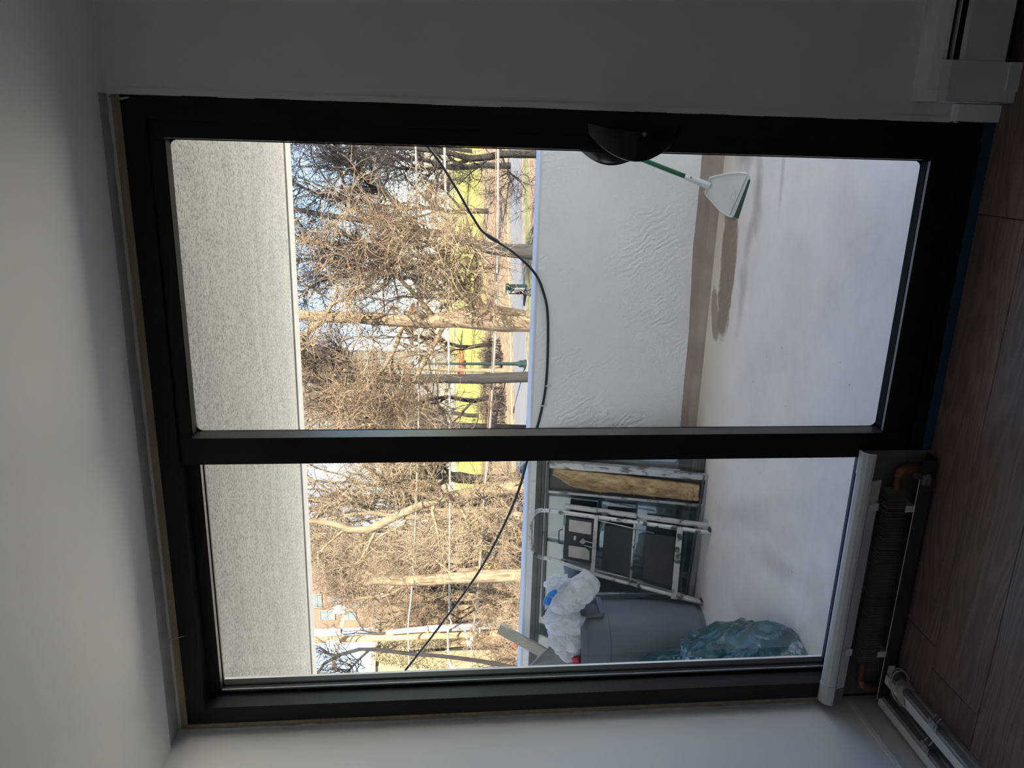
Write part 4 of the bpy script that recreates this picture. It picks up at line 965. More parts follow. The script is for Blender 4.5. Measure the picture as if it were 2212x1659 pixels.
T4 = [px_limb([(1136, 1049, 31), (1080, 1056, 29), (1020, 1066, 27), (975, 1073, 25), (945, 1079, 22), (920, 1088, 18), (890, 1100, 18), (850, 1117, 18), (810, 1139, 19), (780, 1148, 18), (745, 1141, 14), (720, 1131, 13), (690, 1127, 11), (665, 1126, 10), (600, 1125, 8)], Y, 0, True, 26),
      px_limb([(955, 1077, 16), (930, 1072, 13), (900, 1064, 11), (873, 1060, 8), (840, 1042, 6), (810, 1022, 5), (790, 1010, 4)], Y, -.4),
      px_limb([(812, 1146, 7), (800, 1170, 6.5), (790, 1192, 6), (775, 1212, 4), (762, 1220, 2)], Y, -.3), px_limb([(742, 1146, 6), (720, 1165, 5.5), (698, 1185, 5), (686, 1205, 4)], Y, -.3),
      px_limb([(1030, 1080, 7), (1018, 1092, 7), (1022, 1102, 6), (1030, 1115, 6), (1030, 1125, 5), (1040, 1138, 4)], Y, -.6), px_limb([(940, 1086, 9), (934, 1105, 8), (940, 1125, 7), (945, 1150, 5), (950, 1175, 4), (970, 1200, 3)], Y, -.5),
      px_limb([(1083, 1075, 6), (1086, 1092, 6), (1088, 1104, 5), (1092, 1120, 4), (1100, 1132, 3)], Y, -.6), px_limb([(985, 1082, 7), (1000, 1105, 7), (1008, 1125, 6), (1012, 1140, 5), (1025, 1160, 3)], Y, -.8),
      px_limb([(1090, 1060, 5), (1110, 1050, 4), (1118, 1036, 3), (1112, 1025, 2)], Y, -.4), px_limb([(960, 1070, 7), (940, 1040, 5), (925, 1015, 4), (900, 1000, 3)], Y, -.4)]
tree('leaning_tree', 'bleached leaning tree with a crooked limb, near the cable and the leaning ladder', T4, M['bark_white'], M['tw_pale'], 95, 3000, .95, .42, .0056, n2b=190, leaves=120, wander=.42, twig_from=1)
Y = 25.0
T5 = [px_limb([(1130, 1244, 30), (1090, 1244, 30), (1040, 1245, 28), (990, 1248, 25), (940, 1252, 24), (890, 1254, 24), (840, 1253, 22), (805, 1252, 19)], Y, 0, True, 20),
      px_limb([(812, 1254, 14), (785, 1262, 11), (765, 1260, 9), (740, 1245, 7), (700, 1225, 5), (650, 1200, 3)], Y, -.4), px_limb([(815, 1250, 11), (800, 1240, 9), (770, 1232, 6), (730, 1225, 4)], Y, .4),
      px_limb([(860, 1254, 8), (840, 1275, 6), (800, 1290, 5), (740, 1290, 4), (690, 1280, 3)], Y, .6), px_limb([(980, 1246, 7), (960, 1225, 5), (930, 1200, 4), (900, 1170, 3)], Y, .6)]
tree('thick_tree', 'thick pale straight trunk, broken at the top, in front of the pinkish apartment building', T5, M['bark_pale'], M['tw_grey'], 60, 1900, 1.9, .7, .0080, n2b=110, twig_from=1)
Y = 42.0
T6 = [px_limb([(1160, 333, 17), (1120, 333, 17), (1085, 333, 16), (1050, 340, 15), (1012, 342, 14), (985, 334, 11), (950, 328, 10), (900, 322, 9), (850, 318, 7), (780, 310, 5)], Y, 0, True, 20),
      px_limb([(1015, 344, 9), (990, 353, 9), (965, 361, 8), (930, 364, 7), (880, 366, 5), (820, 350, 4)], Y, .5), px_limb([(1095, 335, 6), (1070, 318, 5), (1040, 305, 4), (1000, 290, 3)], Y, .5), px_limb([(1060, 338, 6), (1035, 360, 4), (1015, 375, 3), (990, 400, 2)], Y, -.5),
      px_limb([(1085, 340, 5), (1095, 365, 4), (1110, 380, 3), (1122, 392, 2)], Y, -.5)]
tree('forked_tree', 'slim dark grey tree forking low, closest to the door handle', T6, M['bark_grey_shaded'], M['tw_dark'], 110, 3000, 2.6, .9, .0105, n2b=200, twig_from=1)
Y = 38.0
T7 = [px_limb([(1150, 925, 14), (1060, 922, 14), (960, 918, 14), (900, 912, 14), (850, 903, 14), (800, 893, 13), (765, 888, 12), (735, 886, 12), (690, 880, 9), (640, 870, 7)], Y, 0, True, 18), px_limb([(840, 900, 9), (800, 878, 9), (770, 872, 8), (740, 873, 7), (690, 860, 5)], Y, .6), px_limb([(880, 908, 8), (850, 880, 7), (830, 850, 5), (800, 835, 4)], Y, -.5),
      px_limb([(900, 910, 7), (880, 930, 5), (850, 950, 4), (800, 970, 3)], Y, -.5)]
tree('double_tree', 'dark bare tree with two parallel black limbs just above the middle stile of the door', T7, M['bark_shaded'], M['tw_grey'], 110, 3600, 2.2, .85, .0095, n2b=220, twig_from=1)
Y = 52.0
T8 = [px_limb([(1047, 1036, 23), (1015, 1035, 21), (990, 1034, 20), (965, 1030, 16), (940, 1024, 12), (900, 1015, 9), (850, 1005, 7)], Y, 0, True, 16), px_limb([(975, 1033, 11), (950, 1045, 9), (920, 1058, 7), (880, 1066, 5)], Y, 1), px_limb([(985, 1030, 9), (960, 1012, 7), (930, 1000, 5), (880, 990, 4)], Y, -1)]
tree('stout_tree', 'stout slate-grey tree standing beside the far road behind the leaning bleached tree', T8, M['bark_grey_shaded'], M['tw_grey'], 110, 3000, 3.2, 1.1, .012, n2b=200, twig_from=1)
Y = 60.0
T9 = [px_limb([(1000, 800, 9), (900, 795, 9), (800, 790, 8), (740, 780, 7), (690, 772, 6), (640, 765, 5)], Y, 0, True, 16), px_limb([(830, 790, 6), (790, 830, 6), (730, 845, 6), (690, 820, 5), (680, 790, 4)], Y, 1), px_limb([(800, 812, 5), (760, 795, 5), (720, 772, 5), (700, 757, 3)], Y, 1), px_limb([(860, 795, 5), (800, 808, 5), (760, 790, 5), (735, 762, 4)], Y, -1), px_limb([(780, 820, 5), (730, 810, 5), (690, 785, 4), (670, 760, 3)], Y, 2)]
tree('white_tree', 'white-limbed tree standing before the tall grey building', T9, M['bark_white'], M['tw_pale'], 60, 2200, 2.6, 1.2, .012, n2b=110, twig_from=1)
Y = 20.0
T10 = [px_limb([(1130, 1445, 9), (1050, 1430, 9), (960, 1418, 8), (880, 1412, 8), (820, 1403, 8), (780, 1402, 8), (745, 1412, 8), (715, 1420, 7), (695, 1440, 6), (680, 1465, 5)], Y, 0, True, 18), px_limb([(800, 1402, 6), (770, 1430, 5), (750, 1455, 4), (735, 1480, 3)], Y, .4), px_limb([(730, 1416, 5), (705, 1410, 4), (690, 1400, 3), (670, 1405, 2)], Y, .3)]
tree('thin_tree', 'thin crooked brown tree against the blue sky beyond the utility pole', T10, M['bark_grey_shaded'], M['tw_grey'], 60, 1500, 1.4, .6, .006, n2b=110, twig_from=1)

# --- bare trees behind them, one by one
def back_tree(px, Yb, H, name, label, bark, twig, n2, n3, r3, spread=.55):
    b = at(px_x(Yb), px, Y=Yb); x0 = b[0]
    k = 12; z = np.linspace(0, H * .85, k); P = np.stack([x0 + np.cumsum(RNG.normal(0, H * .010, k)), Yb + np.cumsum(RNG.normal(0, H * .008, k)), GZ + z], 1); R = np.linspace(H * .017, H * .004, k)
    limbs = [(P, R)]
    for i in range(9):
        t = RNG.uniform(.22, .9) * (k - 1); j = int(t); p0 = P[j]; a = RNG.uniform(0, 2 * math.pi); L = H * RNG.uniform(.28, .5) * (1.1 - .5 * t / k)
        g = grow(p0[None], np.array([[math.cos(a) * spread, math.sin(a) * spread, .75]]), np.array([L]), 12, .12, .04)[0]
        limbs.append((g, np.linspace(R[j] * .62, H * .0022, 12)))
    return tree(name, label, limbs, bark, twig, n2, n3, H * .17, H * .075, r3, group=None, n2b=n2, wander=.2, twig_from=1)
def px_x(Yb): return 926 + FPX * (-GZ + CAM[2]) / ((Yb + 2.1) * 1.0)
BT = [(360, 62, 15, 'bare_tree', 'bare tree behind the slim forked tree, on the lawn', 'bark_shaded', 'tw_grey'), (450, 85, 17, 'bare_tree', 'greyish bare tree on the far lawn behind the dark spreading tree', 'bark_grey_shaded', 'tw_grey'),
      (575, 70, 15, 'bare_tree', 'bare tree rising behind the green litter bin and the walking person', 'bark_grey_shaded', 'tw_tan'), (640, 100, 18, 'bare_tree', 'far bare tree behind the broad pale trunk', 'bark_grey_shaded', 'tw_grey'),
      (740, 78, 14, 'bare_tree', 'bare tree between the broad pale trunk and the lamp post', 'bark_grey_shaded', 'tw_tan'), (860, 66, 15, 'bare_tree', 'dark bare tree behind the lamp post and straight trunk', 'bark_shaded', 'tw_grey'),
      (900, 95, 17, 'bare_tree', 'far bare tree behind the twin black limbs', 'bark_grey_shaded', 'tw_grey'), (985, 74, 16, 'bare_tree', 'bare tree hidden partly by the middle stile', 'bark_grey_shaded', 'tw_grey'),
      (1100, 58, 15, 'bare_tree', 'tan bare tree behind the crooked bleached limb', 'bark_grey_shaded', 'tw_tan'), (1165, 46, 13, 'bare_tree', 'brown bare tree between the bleached tree and the thick pale trunk', 'bark_grey_shaded', 'tw_grey'),
      (1210, 70, 16, 'bare_tree', 'bare tree close before the pinkish building', 'bark_shaded', 'tw_tan'), (1300, 44, 11, 'bare_tree', 'bare tree between the thick pale trunk and the utility pole', 'bark_grey_shaded', 'tw_tan'),
      (1345, 60, 13, 'bare_tree', 'bare tree directly behind the utility pole', 'bark_grey_shaded', 'tw_tan'), (520, 125, 16, 'bare_tree', 'smallest far bare tree over the yellow lawn', 'bark_grey_shaded', 'tw_orange'), (330, 120, 17, 'bare_tree', 'far reddish bare tree at the lawn edge nearest the handle side', 'bark_grey_shaded', 'tw_orange'),
      (690, 140, 17, 'bare_tree', 'far reddish bare tree left of the broad trunk, over the lawn', 'bark_grey_shaded', 'tw_orange'), (930, 150, 18, 'bare_tree', 'very far bare tree above the small road by the middle stile', 'bark_grey_shaded', 'tw_tan')]
BT += [(1075, 48, 20, 'bare_tree', 'tallest pale-twigged tree behind the crooked limb, reaching the soffit', 'bark_grey_shaded', 'tw_tan'), (1160, 62, 22, 'bare_tree', 'tall tan tree whose crown hides the corner of the pinkish building', 'bark_grey_shaded', 'tw_tan'), (1030, 40, 15, 'bare_tree', 'slender pale-twigged tree right beside the middle stile', 'bark_grey_shaded', 'tw_pale'), (1130, 34, 15, 'bare_tree', 'pale-twigged tree directly behind the crooked bleached limb', 'bark_pale', 'tw_pale'), (1200, 36, 14, 'bare_tree', 'tan-twigged tree just before the thick pale trunk', 'bark_pale', 'tw_tan'), (1275, 40, 12, 'bare_tree', 'tan-twigged tree just past the thick pale trunk', 'bark_grey_shaded', 'tw_tan')]
for (px, Yb, H, nm, lb, bk_, tw) in BT:
    back_tree(px, Yb, H, nm, lb, M[bk_], M[tw], 70, 1700, .007 + .00016 * Yb)

# --- dry brush
def brush(label, px, py0, py1, Yb, dY, n, H, mat, r=.006, zb=None, cat='bush', name='dry_bush', lean_=.35):
    a, b = at(px, py0, Y=Yb), at(px, py1, Y=Yb); x0, x1 = sorted((a[0], b[0])); zt = max(a[2], b[2])
    root = empty(name, ((x0 + x1) / 2, Yb, GZ), label, cat)
    ns = 40; p0 = np.stack([RNG.uniform(x0, x1, ns), RNG.uniform(Yb - dY, Yb + dY, ns), np.full(ns, GZ)], 1)
    S1 = grow(p0, RNG.normal(0, lean_, (ns, 3)) + np.array([0, 0, 1.]), (zt - GZ) * RNG.uniform(.5, .95, ns), 8, .16, .05); R1 = np.linspace(r * 3.6, r * 1.2, 8)[None] * np.ones((ns, 1))
    v, f = tubes(S1, R1, 4); np_mesh('stems', v, f, mat, root)
    nb = n // 7; pos, d, rr = sample((S1, R1), nb, .3); P2 = grow(pos, d * .5 + unit(RNG.normal(0, 1, (nb, 3))) * .8, H * RNG.uniform(.5, 1.2, nb), 6, .3, .03); R2 = np.linspace(r * 1.5, r * .7, 6)[None] * np.ones((nb, 1))
    pos, d, rr = sample((P2, R2), n, .1); P3 = grow(pos, d * .6 + unit(RNG.normal(0, 1, (n, 3))) * .9, H * .42 * RNG.uniform(.5, 1.2, n), 4, .3, 0.0); R3 = np.linspace(r, r * .45, 4)[None] * np.ones((n, 1))
    v, f = tubes(P2, R2, 3); v2, f2 = tubes(P3, R3, 3); np_mesh('twigs', np.concatenate([v, v2]), np.concatenate([f, f2 + len(v)]), mat, root)['kind'] = 'stuff'
    return root
brush('dense tan brush behind the thick pale trunk, below the pinkish building', 960, 1258, 1345, 30, 1.6, 2600, 1.1, M['tw_tan'], .0098)
brush('tan brush between the utility pole and the weathered board', 890, 1380, 1460, 26, 1.6, 2600, 1.1, M['tw_tan'], .009)
brush('greyish brush under the crooked bleached limb, before the pinkish building', 985, 1120, 1235, 38, 2.0, 2600, 1.4, M['tw_grey'], .0085)
brush('pale low brush at the foot of the thick pale trunk', 1050, 1255, 1340, 24, 1.2, 3000, .8, M['tw_pale'], .0055)
brush('low pale brush next to the foot of the utility pole, beyond the board', 1035, 1375, 1460, 22, 1.2, 3000, .8, M['tw_pale'], .0055)
brush('knotted pale brush below the leaning bleached tree', 1060, 1085, 1185, 15.5, .8, 1800, .55, M['tw_pale'], .0042)
brush('dark leafless shrub behind the lamp post', 1035, 745, 785, 66, 2.0, 900, 1.3, M['tw_dark'], .011)
brush('dark leafless shrub beside the straight grey trunk, on the lawn', 1030, 838, 905, 62, 2.4, 1300, 1.5, M['tw_dark'], .011)
ev = empty('evergreen_shrub', tuple(np.append(at(900, 1408, Y=34)[:2], GZ)), 'olive green evergreen shrub behind the utility pole', 'shrub')
a, b = at(812, 1432, Y=34), at(940, 1385, Y=34)
stp = np.array([[(a[0] + b[0]) / 2, 34, GZ], [(a[0] + b[0]) / 2 + .1, 34, (GZ + a[2]) / 2], [(a[0] + b[0]) / 2, 34, a[2] - .3]]); v, f = tubes(stp[None], np.array([[.14, .10, .03]]), 8); np_mesh('trunk', v, f, M['bark_grey_shaded'], ev)
N = 3000; z = RNG.uniform(b[2] - .8, a[2], N); rr = .25 + (abs(a[0] - b[0]) * .62) * np.sqrt(np.clip((a[2] - z) / (a[2] - b[2]), 0, 1.2)) * RNG.uniform(.45, 1.05, N) ** .5; an = RNG.uniform(0, 6.28, N)
leafcloud('foliage', np.stack([(a[0] + b[0]) / 2 + rr * np.cos(an), 34 + rr * np.sin(an), z], 1), .06, M['ever'], ev)
rs = at(1113, 1392, Y=22); rd = empty('red_shrub', (rs[0], rs[1], GZ), 'small bright red-leaved shrub beside the weathered board', 'shrub')
stm = np.stack([np.tile([[rs[0], rs[1], GZ]], (14, 1)) + RNG.normal(0, .05, (14, 3)) * (1, 1, 0), rs + RNG.normal(0, .10, (14, 3))], 1); v, f = tubes(stm, np.tile([[.008, .004]], (14, 1)), 4); np_mesh('stems', v, f, M['tw_grey'], rd)
leafcloud('leaves', rs + RNG.normal(0, .055, (420, 3)), .016, M['leaf_r'], rd)

# --- utility pole
M['pole'] = pmat('orange_creosote_pole', (.185, .081, .030), (.242, .141, .067), 3.5, .8, stretch=(3, 3, .35), lo=.4, hi=.6)
M['pvc'] = pmat('white_conduit', (.412, .417, .423), rough=.5)
M['conduit'] = pmat('grey_conduit', (.119, .110, .101), (.149, .137, .125), 3, .5, metal=.3)
M['cross'] = pmat('weathered_crossarm', (.108, .083, .060), (.144, .113, .081), 4, .8)
M['wire'] = pmat('pale_wire', (.125, .119, .110), rough=.5)
M['wgrey'] = pmat('dark_splice_case', (.09, .10, .10), rough=.6)
YP = 30.0; sc_ = depth(at(1000, 1360, Y=YP)) / FPX
up_ = empty('utility_pole', tuple(np.append(at(1126, 1365, Y=YP)[:2], GZ)), 'orange-brown wooden utility pole with white conduit and crossarm', 'pole')
P, R = px_limb([(1126, 1365, 16), (980, 1371, 16), (840, 1377, 15), (700, 1382, 14), (640, 1384, 13.5), (560, 1387, 13)], YP, 0, False, 10)
q = P[0] + (P[0] - P[1]) / abs(P[0][2] - P[1][2]) * (P[0][2] - GZ); P = np.concatenate([[q], P]); R = np.concatenate([[R[0] * 1.1], R])
v, f = tubes(P[None], R[None], 14); np_mesh('pole_shaft', v, f, M['pole'], up_)
MB().tube([at(1135, 1347, Y=YP - .25), at(1000, 1354, Y=YP - .25), at(922, 1358, Y=YP - .25)], 7 * sc_, 10).build('conduit', M['conduit'], up_, smooth=True)
MB().tube([at(1135, 1352, Y=YP - .45), at(1000, 1359, Y=YP - .45), at(930, 1363, Y=YP - .45)], 3 * sc_, 8).build('conduit', M['conduit'], up_, smooth=True)
tag(MB().tube([at(924, 1358, Y=YP - .3), at(880, 1362, Y=YP - .3), at(834, 1367, Y=YP - .3)], [6.5 * sc_, 5.5 * sc_, 4.2 * sc_], 10).build('conduit', M['pvc'], up_, smooth=True), 'white upper conduit')
MB().tube(smooth([at(834, 1367, Y=YP - .3), at(800, 1369, Y=YP - .3), at(770, 1368, Y=YP - .3), at(742, 1371, Y=YP - .3)]), 1.6 * sc_, 6).build('riser_cable', M['cable'], up_, smooth=True)
a, b = at(743, 1326, Y=YP - .3), at(718, 1446, Y=YP - .3)
MB().bar(a, b, 8 * sc_, .11, (0, 1, 0)).build('crossarm', M['cross'], up_, bevel=.01)
for (px, py) in ((728, 1312), (727, 1321), (717, 1361), (719, 1368), (715, 1387), (713, 1398)):
    p0 = at(px + 20, py + 1, Y=YP - .42); p1 = at(px, py, Y=YP - .42); p2 = at(px - 9, py, Y=YP - .42)
    ins = MB().tube([p0, p0 + (p1 - p0) * .45], 4.4 * sc_, 10).build('cutout', M['wire'], up_, smooth=True)
    MB().tube([p0 + (p1 - p0) * .4, p1, p1 + (p2 - p1) * .7, p2], [4.6 * sc_, 4.8 * sc_, 3.2 * sc_, 1.0 * sc_], 10).build('white_cap', M['pvc'], ins, smooth=True)
    MB().tube(smooth([p0, at(px + 34, py + 3, Y=YP - .4), at(px + 60, 1362, Y=YP - .3), at(px + 85, 1366, Y=YP - .3)]), .9 * sc_, 5).build('lead_wire', M['cable'], ins, smooth=True)
for (px, py0, py1) in ((1030, 1336, 1364), (1034, 1345, 1376), (1017, 1362, 1398)):
    MB().tube([at(px, py0, Y=YP - .4), at(px + 3, (py0 + py1) / 2, Y=YP - .5), at(px - 2, py1, Y=YP - .4)], 2.2 * sc_, 6).build('bracket', M['wire'], up_, smooth=True)
MB().bar(at(1004, 1362, Y=YP - .4), at(1012, 1398, Y=YP - .4), 3 * sc_, .05, (0, 1, 0)).bar(at(1022, 1365, Y=YP - .4), at(1011, 1398, Y=YP - .4), 3 * sc_, .05, (0, 1, 0)).build('standoff_bracket', M['pvc'], up_)
MB().tube([at(1028, 1352, Y=YP - .4), at(1040, 1368, Y=YP - .4)], 5 * sc_, 8).build('pole_clamp', M['wgrey'], up_, smooth=True)
M['tag_y'] = pmat('yellow_band', (.75, .42, .03), rough=.5)
MB().tube([at(920, 1360, Y=YP - .3), at(925, 1364, Y=YP - .3)], 4.4 * sc_, 8).build('yellow_band', M['tag_y'], up_, smooth=True)
def wire(P, w_, label, Yw=YP - .6, name='overhead_cable', mat=M['wire'], extra=None):
    pts = smooth([at(px, py, Y=Yw) for px, py in P], 6); mid = pts[len(pts) // 2]
    root = empty(name, tuple(mid), label, 'cable', 'cables strung from the utility pole'); s2 = depth(mid) / FPX
    MB().tube(pts, w_ * s2 / 2, 8).build('wire', mat, root, smooth=True); return root, s2
wire([(894, 180), (898, 318), (903, 600), (905, 850), (900, 1050), (894, 1200), (888, 1290), (882, 1345), (882, 1392), (884, 1440), (886, 1500)], 3.6, 'uppermost of the three cables strung across the park view')
r_, s2 = wire([(956, 180), (960, 318), (966, 600), (971, 850), (972, 1050), (971, 1200), (970, 1320), (975, 1345), (968, 1362), (968, 1400), (971, 1428), (977, 1442), (980, 1475)], 4.2, 'middle cable across the view, ending at a white box by the jamb')
p = at(975, 1452, Y=YP - .6); MB().box(p[0] - .14, p[0] + .14, p[1] - .1, p[1] + .1, p[2] - .11, p[2] + .09).tube([at(966, 1430, Y=YP - .6), at(984, 1446, Y=YP - .6)], 2.5 * s2, 6).build('terminal_box', M['pvc'], r_, bevel=.01)
r_, s2 = wire([(1078, 180), (1076, 318), (1075, 500), (1071, 700), (1061, 880), (1052, 1000), (1045, 1080), (1036, 1230), (1030, 1290), (1027, 1322), (1024, 1345), (1022, 1375), (1016, 1392)], 4.2, 'lowest cable across the view, with a grey splice case near the pole')
MB().tube([at(1030.5, 1288, Y=YP - .6), at(1030, 1293, Y=YP - .6), at(1029, 1318, Y=YP - .6), at(1027, 1324, Y=YP - .6)], [2 * s2, 4.4 * s2, 4.6 * s2, 2 * s2], 10).build('splice_case', M['wgrey'], r_, smooth=True)
for (cx, cy_, rr_) in ((1040, 1311, 7), (1031, 1335, 9.5)):
    MB().tube([at(cx + rr_ * math.cos(a), cy_ + rr_ * math.sin(a), Y=YP - .6) for a in np.linspace(0, 2 * math.pi, 20)], .8 * s2, 5).build('slack_loop', M['wgrey'], r_, smooth=True)
wire([(1072, 180), (1071, 318), (1070, 500), (1067, 700), (1056, 880), (1048, 1000), (1041, 1080), (1033, 1230), (1027, 1300), (1020, 1372)], 1.6, 'thin rusty-orange support strand just above the lowest cable', YP - .75, 'support_strand', M['tw_orange'])
wire([(1018, 1392), (1018, 1440), (1019, 1500)], 1.2, 'thin white wire running from the pole bracket to the jamb', YP - .6, 'thin_wire', M['pvc'])

# --- lamp post, bin, person, signs
M['lgreen'] = pmat('dark_green_iron', (.003, .010, .010), rough=.8, spec=.2)
lb = at(1137, 786, Z=GZ); s2 = depth(lb) / FPX; ltop = at(893, 787, Y=lb[1])[2]
lp = empty('lamp_post', tuple(lb), 'dark green park lamp post with a flared base by the road', 'lamp post')
MB().lathe([(.30, 0), (.30, .12), (.24, .18), (.24, .45), (.15, .55), (.12, .75)], lb, 8).build('base', M['lgreen'], lp)
hh = ltop - GZ
MB().lathe([(.115, .7), (.105, 2.0), (.085, hh * .6), (.06, hh - .9), (.001, hh - .9)], lb, 12).build('shaft', M['lgreen'], lp, smooth=True)
MB().lathe([(.06, hh - .9), (.16, hh - .78), (.10, hh - .7), (.18, hh - .62), (.001, hh - .62)], lb, 12).lathe([(.27, hh - .08), (.12, hh + .06), (.03, hh + .2), (.001, hh + .22)], lb, 8).build('lantern_cap', M['lgreen'], lp)
M['frost'] = pmat('frosted_globe', (.62, .62, .58), rough=.4)
MB().lathe([(.16, hh - .62), (.25, hh - .4), (.27, hh - .08), (.001, hh - .08)], lb, 8).build('globe', M['frost'], lp)
M['panelgrey'] = pmat('grey_panel', (.07, .08, .09), rough=.5); M['notice'] = pmat('pale_blue_notice', (.075, .09, .10), rough=.6)
kb = at(1138, 625, Z=GZ); s2 = depth(kb) / FPX; kk = empty('litter_bin', tuple(kb), 'dark green roofed litter bin behind the walking person', 'litter bin')
kw, kh = .28, at(1094, 625, Y=kb[1])[2] - GZ
MB().box(kb[0] - kw, kb[0] + kw, kb[1] - .3, kb[1] + .3, GZ, GZ + kh * .86).build('cabinet', M['lgreen'], kk, bevel=.03)
MB().prism([(kb[0] - kw - .04, kb[1] - .36, GZ + kh * .86), (kb[0] - kw - .04, kb[1] + .34, GZ + kh * .86), (kb[0] - kw - .04, kb[1] + .34, GZ + kh * .94), (kb[0] - kw - .04, kb[1] + .1, GZ + kh * 1.04), (kb[0] - kw - .04, kb[1] - .36, GZ + kh * .93)], (2 * kw + .08, 0, 0)).build('roof', M['lgreen'], kk, bevel=.01)
MB().box(kb[0] - kw * .3, kb[0] + kw * .55, kb[1] - .315, kb[1] - .29, GZ + kh * .12, GZ + kh * .62).build('pale_panel', M['panelgrey'], kk)
tag(MB().prism([(kb[0] - kw - .12, kb[1] - .40, GZ + kh * .78), (kb[0] - .02, kb[1] - .40, GZ + kh * .80), (kb[0] - .02, kb[1] - .38, GZ + kh * 1.02), (kb[0] - kw - .1, kb[1] - .38, GZ + kh * .98)], (0, .02, 0)).build('notice', M['notice'], kk), 'pale blue-white notice')

def skin(name, nodes, edges, mat, parent, sub=2, root=0):
    me = bpy.data.meshes.new(name); me.from_pydata([n_[:3] for n_ in nodes], edges, []); me.update(); o = link(name, me, mat, parent)
    md = o.modifiers.new('skin', 'SKIN'); md.use_smooth_shade = True; md.branch_smoothing = .4
    lay = me.skin_vertices[0].data
    for i, n_ in enumerate(nodes):
        rr = n_[3]; lay[i].radius = rr if isinstance(rr, tuple) else (rr, rr); lay[i].use_root = i == root
    sb_ = o.modifiers.new('sub', 'SUBSURF'); sb_.levels = sb_.render_levels = sub; return o
# walking person: faces to the viewer's left (-x), looks down at a phone
fb = at(1163, 630, Z=GZ); pe = empty('person', tuple(fb), 'person walking in dark jacket and black trousers past the litter bin, holding a phone', 'person')
def W(x, y, z): return (fb[0] + x, fb[1] + y, GZ + z)
hs = 1.72 / 1.72
M['skinc'] = pmat('skin', (.09, .052, .036), rough=.6); M['jacket'] = pmat('dark_brown_jacket', (.009, .007, .007), (.013, .010, .010), 9, .85); M['trous'] = pmat('black_trousers', (.010, .010, .014), rough=.85); M['hair'] = pmat('dark_hair', (.012, .009, .008), rough=.6); M['shoe'] = pmat('dark_shoe', (.03, .028, .028), rough=.6)
nodes = [(*W(0, 0, .93), (.085, .10)), (*W(-.01, 0, 1.15), (.085, .12)), (*W(-.03, 0, 1.36), (.08, .13)), (*W(-.05, 0, 1.47), .058), (*W(-.085, 0, 1.53), .055),
         (*W(-.10, 0, 1.60), (.088, .075)), (*W(-.10, 0, 1.68), (.082, .072)),
         (*W(-.02, -.17, 1.38), .058), (*W(.06, -.21, 1.12), .045), (*W(-.16, -.13, 1.13), .034), (*W(-.24, -.10, 1.20), .028),
         (*W(-.02, .17, 1.38), .058), (*W(.05, .21, 1.12), .045), (*W(-.16, .12, 1.12), .034), (*W(-.24, .09, 1.18), .028),
         (*W(-.02, -.08, .84), .065), (*W(-.20, -.09, .50), .062), (*W(-.30, -.09, .10), .042), (*W(-.42, -.09, .045), .036),
         (*W(.02, .08, .84), .065), (*W(.12, .09, .50), .062), (*W(.36, .09, .16), .042), (*W(.28, .09, .045), .034)]
edges = [(0, 1), (1, 2), (2, 3), (3, 4), (4, 5), (5, 6), (2, 7), (7, 8), (8, 9), (9, 10), (2, 11), (11, 12), (12, 13), (13, 14), (0, 15), (15, 16), (16, 17), (17, 18), (0, 19), (19, 20), (20, 21), (21, 22)]
skin('body', nodes, edges, M['skinc'], pe)
J = [(*W(0, 0, .88), (.155, .185)), (*W(-.01, 0, 1.15), (.135, .18)), (*W(-.03, 0, 1.36), (.125, .19)), (*W(-.045, 0, 1.45), (.08, .09)), (*W(-.02, -.18, 1.38), .078), (*W(.06, -.22, 1.12), .064), (*W(-.15, -.135, 1.125), .050), (*W(-.02, .18, 1.38), .078), (*W(.05, .22, 1.12), .064), (*W(-.15, .125, 1.115), .050)]
skin('jacket', J, [(0, 1), (1, 2), (2, 3), (2, 4), (4, 5), (5, 6), (2, 7), (7, 8), (8, 9)], M['jacket'], pe)
J = [(*W(0, 0, .96), (.15, .18)), (*W(-.02, -.09, .82), .105), (*W(-.20, -.09, .50), .078), (*W(-.29, -.09, .12), .058), (*W(.02, .09, .82), .105), (*W(.12, .09, .50), .078), (*W(.34, .09, .19), .058)]
skin('trousers', J, [(0, 1), (1, 2), (2, 3), (0, 4), (4, 5), (5, 6)], M['trous'], pe)
MB().ball(W(-.075, 0, 1.655), .108, 8, (1.02, .92, .98)).build('hair', M['hair'], pe, smooth=True)
for (x, y, z, t_) in ((-.36, -.09, .04, 0), (.31, .09, .07, .5)):
    MB().tube([W(x + .10, y, z + .02 + t_ * .16), W(x, y, z + .01), W(x - .13, y, z - .005)], [.045, .05, .03], 8).build('shoe', M['shoe'], pe, smooth=True)
MB().bar(W(-.27, -.05, 1.16), W(-.30, -.05, 1.30), .08, .012, (-1, 0, .3)).build('phone', M['notice'], pe)
for i, (yy) in enumerate((-.10, .09)):
    for k_ in range(4):
        MB().tube([W(-.235, yy + .012 * k_ - .02, 1.185 + .012 * k_), W(-.275, yy * .7 + .010 * k_ - .02, 1.20 + .014 * k_), W(-.290, yy * .45, 1.205 + .015 * k_)], .008, 5).build('finger', M['skinc'], pe, smooth=True)
